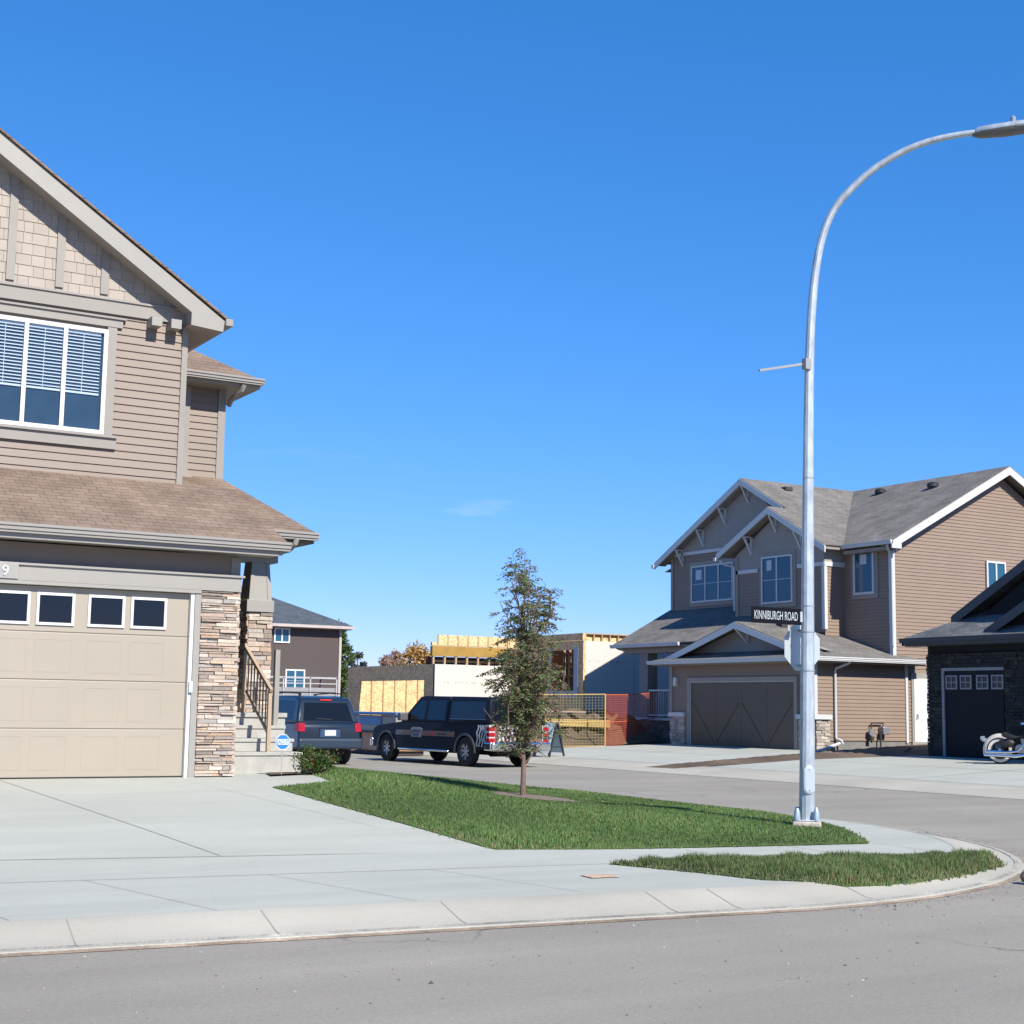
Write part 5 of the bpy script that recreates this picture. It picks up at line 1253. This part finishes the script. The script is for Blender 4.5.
b=MB(); cp=[(-1.1,1.18),(-1.02,1.82),(-.9,1.88),(.92,1.90),(.94,1.18)]; hull(b,cp,lambda x,z:.95-.14*max(0,z-1.18)); b.build('canopy',black,tk,smooth=True,bevel=.04,local=True)
wfk=lambda x,z:.95-.14*max(0,z-1.18)
for s in (1,-1):
    b=MB(); sidepoly(b,[(2.18,1.24),(2.2,1.78),(2.5,1.78),(3.2,1.24)],wfc,s); sidepoly(b,[(1.12,1.24),(1.16,1.78),(2.05,1.78),(2.05,1.24)],wfc,s); b.build('side_window',vglass,tk,local=True)
    b=MB(); sidepoly(b,[(-.92,1.30),(-.86,1.76),(.8,1.76),(.8,1.30)],wfk,s); cwn=b.build('canopy_window',vglass,tk,local=True)
    b=MB(); 
    for q in (((-.92,1.27),(-.92,1.295),(.82,1.295),(.82,1.27)),): sidepoly(b,q,wfk,s,.012)
    b.build('window_rail',M('rail_bluegrey',(.12,.15,.2),.3,.5),cwn,local=True)
    b=MB(); b.box(3.0,3.2,.98*s-.02 if s>0 else -1.22,1.22 if s>0 else .98*s+.02,1.2,1.42); b.build('mirror',M('mirror_grey',(.12,.12,.13),.4),tk,bevel=.03,local=True)
    b=MB(); sidepoly(b,[(-.62,.80),(-.62,.90),(3.6,.90),(3.6,.80)] if False else [(.56,.79),(.56,.93),(3.62,.93),(3.66,.79)],wfl,s,.004,.006); b.build('side_stripe',M('stripe_brown',(.22,.13,.09),.4,0,.1,3,coat=.4),tk,local=True)
    b=MB(); sidepoly(b,[(2.25,.74),(2.2,.98),(2.3,1.02),(2.75,1.02),(2.82,.98),(2.78,.74)],wfl,s,.009,.006); dc=b.build('door_badge',M('badge_grey',(.30,.31,.33),.4),tk,local=True)
    b=MB(); sidepoly(b,[(2.34,.87),(2.34,.95),(2.7,.95),(2.7,.87)],wfl,s,.012,.003); sidepoly(b,[(2.36,.78),(2.36,.82),(2.66,.82),(2.66,.78)],wfl,s,.012,.003); b.build('badge_print',M('badge_print',(.08,.08,.09),.5),dc,local=True)
    b=MB(); sidepoly(b,[(1.62,.80),(1.62,.92),(1.72,.92),(1.72,.80)],wfl,s,.011,.004); sidepoly(b,[(1.9,.82),(1.9,.88),(1.97,.88),(1.97,.82)],wfl,s,.011,.004); b.build('red_decal',M('decal_red',(.5,.02,.04),.4),tk,local=True)
    b=MB(); sidepoly(b,[(.9,.83),(.9,.87),(1.4,.87),(1.4,.83)],wfl,s,.011,.004); b.build('door_handle',chrome,tk,local=True)
    for xx in (1.05,2.08,):
        b=MB(); sidepoly(b,[(xx,.48),(xx,1.15),(xx+.018,1.15),(xx+.018,.48)],wfl,s,.003,.004); b.build('door_gap',M('gap_black',(.002,.002,.002),.9),tk,local=True)
    b=MB(); b.box(.75,3.45,.86*s if s>0 else -1.04,1.04 if s>0 else .86*s,.36,.42); b.build('side_step',chrome,tk,bevel=.02,local=True)
    wheel(tk,0,.99*s,.40,s); wheel(tk,WB,.99*s,.40,s)
    for x0 in (0,WB):
        b=MB()
        for i in range(12):
            a,c=math.pi*i/12,math.pi*(i+1)/12
            f_=lambda t,rr:(x0+rr*math.cos(t),s*.985,.38+rr*math.sin(t))
            b.prism([f_(a,.46),f_(a,.53),f_(c,.53),f_(c,.46)],(0,s*.02,0))
        b.build('wheel_arch',M('arch_grey',(.09,.09,.10),.5) ,tk,local=True)
    # white zebra stripes on the rear quarter
    b=MB()
    for k,x0 in enumerate((-.62,-.74,-.86,-.97)):
        pts=[(x0+.03*math.sin(i*1.4+k),.55+.065*i) for i in range(10)]
        for (xa,za),(xb,zb) in zip(pts,pts[1:]): sidepoly(b,[(xa,za),(xb,zb),(xb+.055,zb),(xa+.055,za)],wfl,s,.006,.004)
    b.build('zebra_stripe',M('stripe_white',(.55,.57,.6),.4),tk,local=True)
    b=MB(); b.box(-1.17,-1.0,.78*s if s>0 else -.985,.985 if s>0 else .78*s,.68,1.14); tl=b.build('tail_light',M('lamp_housing',(.55,.56,.58),.3),tk,bevel=.015,local=True)
    b=MB()
    for z in (1.03,.88,.73): b.box(-1.185,-1.03,.80*s if s>0 else -.992,.992 if s>0 else .80*s,z-.05,z+.06)
    b.build('lamp_lens',M('lamp_red',(.42,.008,.02),.2,0,.05,8),tl,bevel=.012,local=True)
    b=MB(); b.box(4.78,5.04,.62*s if s>0 else -.9,.9 if s>0 else .62*s,.72,.94); b.build('headlight',M('headlight_glass',(.5,.52,.55),.1),tk,bevel=.03,local=True)
b=MB(); b.hexa([(2.62,-.72,1.83),(3.42,-.80,1.22),(3.42,.80,1.22),(2.62,.72,1.83),(2.66,-.72,1.85),(3.46,-.80,1.24),(3.46,.80,1.24),(2.66,.72,1.85)]); b.build('windscreen',vglass,tk,local=True)
b=MB(); b.hexa([(-1.11,-.78,1.28),(-1.10,.78,1.28),(-1.09,.78,1.28),(-1.09,-.78,1.28),(-1.05,-.70,1.76),(-1.05,.70,1.76),(-1.03,.70,1.76),(-1.03,-.70,1.76)]); b.build('rear_window',vglass,tk,local=True)
b=MB(); b.box(-1.165,-1.13,-.76,.76,.68,1.14); tg=b.build('tailgate',M('tailgate_brown',(.17,.10,.075),.4,0,.25,3,coat=.4),tk,bevel=.02,local=True)
b=MB()
for k in range(5):
    y0=.70-.13*k; pts=[(y0-.02*math.sin(i*1.3+k)-.008*i,.70+.048*i) for i in range(10)]
    for (ya,za),(yb,zb) in zip(pts,pts[1:]): b.prism([(-1.17,ya,za),(-1.17,yb,zb),(-1.17,yb-.06,zb),(-1.17,ya-.06,za)],(-.004,0,0))
b.build('zebra_stripe',M('stripe_white',None),tg,local=True)
b=MB(); b.box(-1.33,-1.12,-.97,.97,.45,.68); b.box(-1.26,-.9,.86,.99,.45,.68); b.box(-1.26,-.9,-.99,-.86,.45,.68); bp=b.build('rear_bumper',chrome,tk,bevel=.04,local=True)
b=MB(); b.box(-1.345,-1.325,-.16,.16,.50,.64); b.build('licence_plate',M('plate_white',(.7,.7,.72),.4),bp,local=True)
b=MB(); b.box(5.02,5.16,-.97,.97,.42,.66); b.build('front_bumper',chrome,tk,bevel=.04,local=True)
b=MB(); b.box(5.03,5.08,-.6,.6,.7,.93); b.build('grille',chrome,tk,bevel=.02,local=True)
b=MB(); b.box(-.9,4.9,-.5,.5,.32,.5); b.lathe([(0,-.5),(.14,-.5),(.14,.5),(0,.5)],(-.55,0,.42),'y',12); b.box(-.1,.1,-.9,.9,.33,.45); b.box(4.07,4.27,-.9,.9,.33,.45); b.build('chassis',M('chassis_black',(.012,.012,.012),.8),tk,local=True)

# dark blue wagon on the near side, rear towards us
sv=thing('suv','dark blue sport utility vehicle seen from behind with a roof rack and white licence plate','suv',(16.88,38.45,0),R(90)); sv.scale=(1.04,1.04,1.04)
blue=M('paint_blue',(.013,.026,.050),.3,0,.05,1,coat=.5,spec=.3)
low=[(-.95,.42),(-1.0,.55),(-.98,1.02),(-.90,1.10),(2.6,1.10),(3.7,.98),(3.98,.88),(4.02,.5),(3.95,.35)]+arch(3.0,.42,.35)+[(2.4,.33),(.6,.33)]+arch(0,.42,.35)
wfs=lambda x,z:.93-.05*max(0,(z-.85)/.3)-.04*max(0,(-x-.6)/.4)
b=MB(); hull(b,low,wfs); b.build('body',blue,sv,smooth=True,bevel=.06,seg=3,local=True)
gh=[(-.88,1.08),(-.66,1.62),(-.55,1.73),(-.2,1.78),(1.4,1.78),(1.75,1.72),(2.55,1.08)]
wfg=lambda x,z:.88-.26*max(0,z-1.08)-.0
b=MB(); hull(b,gh,wfg); b.build('cabin',blue,sv,smooth=True,bevel=.06,seg=3,local=True)
def rearp(y,z,o): # a point on the sloping tail
    x=-.88+.22*(z-1.08)/.54 if z>1.08 else -.93
    return (x-o,y,z)
b=MB(); P=[(-.70,1.14),(.70,1.14),(.60,1.60),(-.60,1.60)]; b.prism([rearp(y,z,.012) for y,z in P],(.01,0,0)); rw=b.build('rear_window',vglass,sv,bevel=.004,local=True)
b=MB(); b.beam(rearp(-.1,1.17,.02),rearp(.35,1.2,.02),.02,.015,(1,0,0)); b.build('wiper',rub,rw,local=True)
b=MB(); b.box(-.66,-.60,-.17,.17,1.655,1.69); b.build('brake_lamp',M('lamp_red_bright',(.7,.03,.02),.3),sv,bevel=.005,local=True)
for s in (1,-1):
    b=MB(); b.hexa([(-1.012,s*.70,.86),(-1.012,s*.885,.86),(-.72,s*.915,.88),(-.72,s*.8,.88),(-.985,s*.70,1.08),(-.97,s*.875,1.08),(-.80,s*.905,1.07),(-.80,s*.8,1.07)]); b.build('tail_light',M('lamp_red',None),sv,bevel=.012,local=True)
    b=MB(); sidepoly(b,[(-.62,1.16),(-.45,1.64),(.35,1.66),(.35,1.16)],wfg,s); sidepoly(b,[(.43,1.16),(.43,1.66),(1.2,1.66),(1.2,1.16)],wfg,s); sidepoly(b,[(1.28,1.16),(1.28,1.66),(1.65,1.64),(2.2,1.16)],wfg,s); b.build('side_window',vglass,sv,local=True)
    for xx in (.38,1.24):
        b=MB(); sidepoly(b,[(xx,.42),(xx,1.08),(xx+.015,1.08),(xx+.015,.42)],wfs,s,.003,.004); b.build('door_gap',M('gap_black',None),sv,local=True)
    b=MB(); b.tube([(-.35,.62*s,1.84),(.5,.63*s,1.86),(1.4,.62*s,1.83)],.018,6); b.box(-.4,-.3,.60*s-.02,.60*s+.02,1.75,1.85); b.box(1.35,1.45,.60*s-.02,.60*s+.02,1.75,1.84); b.build('roof_rail',rub,sv,local=True)
    wheel(sv,0,.93*s,.36,s,6,.23); wheel(sv,3.0,.93*s,.36,s,6,.23)
    b=MB(); b.box(1.95,2.1,.9*s if s>0 else -1.08,1.08 if s>0 else .9*s,1.06,1.22); b.build('mirror',blue,sv,bevel=.03,local=True)
b=MB(); b.tube([(.1,-.62,1.87),(.1,.62,1.87)],.018,6); b.tube([(1.0,-.62,1.88),(1.0,.62,1.88)],.018,6); b.build('roof_rack',rub,sv,local=True)
b=MB(); b.box(-1.10,-.9,-.90,.90,.42,.70); b.build('rear_bumper',M('bumper_blue',(.022,.04,.07),.4,0,.05,2),sv,bevel=.06,seg=3,local=True)
b=MB(); b.box(-1.018,-1.0,-.30,.30,.93,.965); b.build('chrome_bar',M('dark_bar',(.01,.015,.03),.3),sv,local=True)
b=MB(); b.box(-1.02,-1.003,-.155,.155,.76,.90); b.build('licence_plate',M('plate_white',None),sv,local=True)
b=MB(); b.box(-1.012,-1.0,-.28,.28,.72,.925); b.build('plate_recess',M('recess_blue',(.03,.08,.17),.4),sv,local=True)
b=MB(); b.prism([(1.80,-.66,1.68),(2.52,-.80,1.12),(2.52,.80,1.12),(1.80,.66,1.68)],(.02,0,.02)); b.build('windscreen',vglass,sv,local=True)
b=MB(); b.box(-.8,3.9,-.5,.5,.25,.42); b.box(-.1,.1,-.85,.85,.3,.4); b.build('chassis',M('chassis_black',None),sv,local=True)

# cream motorcycle
mc=thing('motorcycle','cream and chrome motorcycle with whitewall tyres parked on the driveway at the right edge','motorcycle',(30.1,26.2,H(30.1,26.2)+.008),R(-60))
cream=M('paint_cream',(.72,.66,.55),.25,0,.03,2,coat=.8); wwall=M('whitewall',(.75,.73,.68),.5); leather=M('leather_black',(.02,.018,.017),.5,0,.1,12)
for x in (0,1.62):
    r=.33; b=MB(); b.lathe([(.21,-.05),(.26,-.062),(.31,-.058),(r,-.03),(r,.03),(.31,.058),(.26,.062),(.21,.05)],(x,0,r),'y',30); wo=b.build('wheel',tyre,mc,smooth=True,local=True,auto=60)
    b=MB(); b.lathe([(.225,-.066),(.295,-.066)],(x,0,r),'y',30); b.lathe([(.225,.066),(.295,.066)],(x,0,r),'y',30); b.build('whitewall',wwall,wo,local=True)
    b=MB(); b.lathe([(.215,-.045),(.225,-.05),(.225,.05),(.215,.045)],(x,0,r),'y',28); b.lathe([(0,-.07),(.045,-.07),(.045,.07),(0,.07)],(x,0,r),'y',12)
    for k in range(24): a=2*math.pi*k/24; b.tube([(x+.04*math.cos(a+.5),.03*(-1)**k,r+.04*math.sin(a+.5)),(x+.217*math.cos(a),0,r+.217*math.sin(a))],.004,4,cap=False)
    b.build('spoke_rim',chrome,wo,local=True)
def fender(cx,r,a0,a1,w_,name):
    b=MB(); n=14
    for i in range(n):
        A_,B_=R(a0+(a1-a0)*i/n),R(a0+(a1-a0)*(i+1)/n)
        for (y0,d0),(y1,d1) in (((-w_,-.10),(-w_*.9,-.03)),((-w_*.9,-.03),(-w_*.4,0)),((-w_*.4,0),(w_*.4,0)),((w_*.4,0),(w_*.9,-.03)),((w_*.9,-.03),(w_,-.10))):
            f_=lambda t,y,d:(cx+(r+d)*math.cos(t),y,.33+(r+d)*math.sin(t)); b.face([f_(A_,y0,d0),f_(B_,y0,d0),f_(B_,y1,d1),f_(A_,y1,d1)])
    return b.build(name,cream,mc,smooth=True,local=True,auto=60)
fender(0,.42,35,200,.10,'rear_fender'); fender(1.62,.41,10,170,.09,'front_fender')
def blobm(c,s,n=12): 
    b=MB(); P=[[V((c[0]+s[0]*math.cos(math.pi*(j/n-.5))*math.cos(2*math.pi*i/16),c[1]+s[1]*math.cos(math.pi*(j/n-.5))*math.sin(2*math.pi*i/16),c[2]+s[2]*math.sin(math.pi*(j/n-.5)))) for i in range(16)] for j in range(n+1)]
    for a,c_ in zip(P,P[1:]):
        for i in range(16): b.face([a[i],a[(i+1)%16],c_[(i+1)%16],c_[i]])
    return b
blobm((.98,0,.82),(.30,.15,.13)).build('fuel_tank',cream,mc,smooth=True,local=True)
b=MB(); b.prism([(.05,-.11,.72),(.1,-.11,.80),(.35,-.11,.70),(.62,-.11,.68),(.74,-.11,.76),(.74,-.11,.66),(.3,-.11,.60),(.1,-.11,.66)],(0,.22,0)); b.build('seat',leather,mc,smooth=True,bevel=.03,local=True)
b=MB(); b.box(.55,.98,-.13,.13,.25,.48); b.beam((.62,0,.45),(.56,0,.68),.16,.15,(0,1,0)); b.beam((.88,0,.45),(.96,0,.68),.16,.15,(0,1,0)); b.lathe([(0,-.17),(.12,-.17),(.12,.17),(0,.17)],(.5,0,.38),'y',16); b.build('engine',M('engine_metal',(.30,.30,.31),.25,.9,.1,10),mc,bevel=.015,local=True)
b=MB(); b.tube([(.95,-.14,.5),(.8,-.19,.26),(.4,-.2,.2),(-.35,-.2,.22)],[.02,.028,.042,.045],10); b.tube([(.6,-.14,.5),(.45,-.2,.32),(.2,-.2,.29),(-.3,-.2,.30)],[.02,.028,.04,.042],10); b.build('exhaust_pipe',chrome,mc,smooth=True,local=True)
b=MB(); b.tube([(1.62,-.09,.33),(1.34,-.09,.92)],.024,8); b.tube([(1.62,.09,.33),(1.34,.09,.92)],.024,8); b.build('front_fork',chrome,mc,smooth=True,local=True)
b=MB(); b.tube([(1.0,-.42,.98),(1.15,-.36,1.02),(1.3,-.15,1.0),(1.32,0,.95),(1.3,.15,1.0),(1.15,.36,1.02),(1.0,.42,.98)],.014,8); b.tube([(1.12,-.36,1.02),(1.05,-.42,1.15)],.007,5); b.tube([(1.12,.36,1.02),(1.05,.42,1.15)],.007,5); b.build('handlebar',chrome,mc,smooth=True,local=True)
for s in (-1,1): blobm((.62 if s<0 else 1.03,.44*s if s>0 else -.40,1.0 if s<0 else 1.17),(.05,.07,.035)).build('mirror',M('mirror_blue',(.15,.3,.6),.08,.6),mc,smooth=True,local=True)
b=MB(); b.tube([(1.08,-.38,1.02),(.64,-.40,1.0)],.008,5); b.build('mirror_stem',chrome,mc,local=True)
blobm((1.50,0,.86),(.11,.10,.10)).build('headlight',chrome,mc,smooth=True,local=True)
b=MB(); b.lathe([(0,-.05),(.05,-.05),(.06,.04),(0,.05)],(-.42,0,.62),'x',14); b.lathe([(0,-.04),(.04,-.04),(.045,.03),(0,.04)],(-.36,-.18,.58),'x',12); b.lathe([(0,-.04),(.04,-.04),(.045,.03),(0,.04)],(-.36,.18,.58),'x',12); b.split('tail_lamp',M('lamp_pale',(.45,.5,.55),.2,.5),mc,smooth=True,local=True)
b=MB(); b.tube([(1.36,0,.9),(1.0,0,.66),(.4,0,.6),(0,0,.33)],.022,8); b.tube([(1.3,0,.6),(1.05,0,.22),(.4,0,.2),(0,0,.33)],.022,8); b.tube([(.6,.1,.2),(.5,.32,.02)],.012,6); b.build('frame',M('frame_black',None),mc,smooth=True,local=True)
blobm((.18,-.17,.52),(.20,.07,.11)).build('side_bag',leather,mc,smooth=True,local=True)

# ---------------------------------------------------------------- small litter of the street and lawn
rg=random.Random(77); b=MB()
def pebble(x,y,z,r):
    P=[V((x+r*rg.uniform(.6,1.2)*math.cos(2*math.pi*i/5+.3),y+r*rg.uniform(.6,1.2)*math.sin(2*math.pi*i/5+.3),z)) for i in range(5)]; t=V((x,y,z+r*rg.uniform(.5,.9)))
    k=rg.uniform(.5,1.5); c=rg.choice(((.24,.2,.16),(.33,.31,.28),(.17,.15,.13),(.36,.27,.19)))
    for i in range(5): b.face([P[i],P[(i+1)%5],t],tuple(v*k for v in c))
edge=outline(-.05,n=40)
for i in range(1500):
    if i<900:
        j_=rg.randrange(8,len(edge)-14); p,q=edge[j_],edge[j_+1]; t=rg.random(); o=-abs(rg.gauss(0,.16)); x=p[0]+(q[0]-p[0])*t; y=p[1]+(q[1]-p[1])*t
        nx,ny=q[1]-p[1],-(q[0]-p[0]); l=math.hypot(nx,ny) or 1; x-=nx/l*o; y-=ny/l*o
    else: x=rg.uniform(-2,16); y=rg.uniform(6.2,9.4); 
    if din(x,y)>-.06 or x>17: continue
    pebble(x,y,.001,rg.uniform(.004,.011) if rg.random()<.93 else rg.uniform(.012,.022))
tag(b.build('grit',Mcol('grit_stone',.9,.1,30,0)),'loose grit and small stones along the gutter and on the road','grit',kind='stuff')
b=MB()
for i in range(150):
    while True:
        x,y=rg.uniform(7.8,15),rg.uniform(13,24)
        if inside(x,y,LAWN): break
    a=rg.uniform(0,6.28); s_=rg.uniform(.012,.028); z=H(x,y)+.065+rg.uniform(0,.01); u=V((math.cos(a),math.sin(a),rg.uniform(-.3,.3)))*s_; w_=V((-math.sin(a),math.cos(a),rg.uniform(-.3,.3)))*s_*.6; o=V((x,y,z))
    b.face([o-u,o-w_,o+u,o+w_],rg.choice(((.35,.2,.08),(.28,.14,.07),(.4,.3,.12))))
tag(b.build('fallen_leaves',Mcol('fallen_leaf',.8,.1,30,0)),'small brown fallen leaves scattered over the lawn','leaves',kind='stuff')
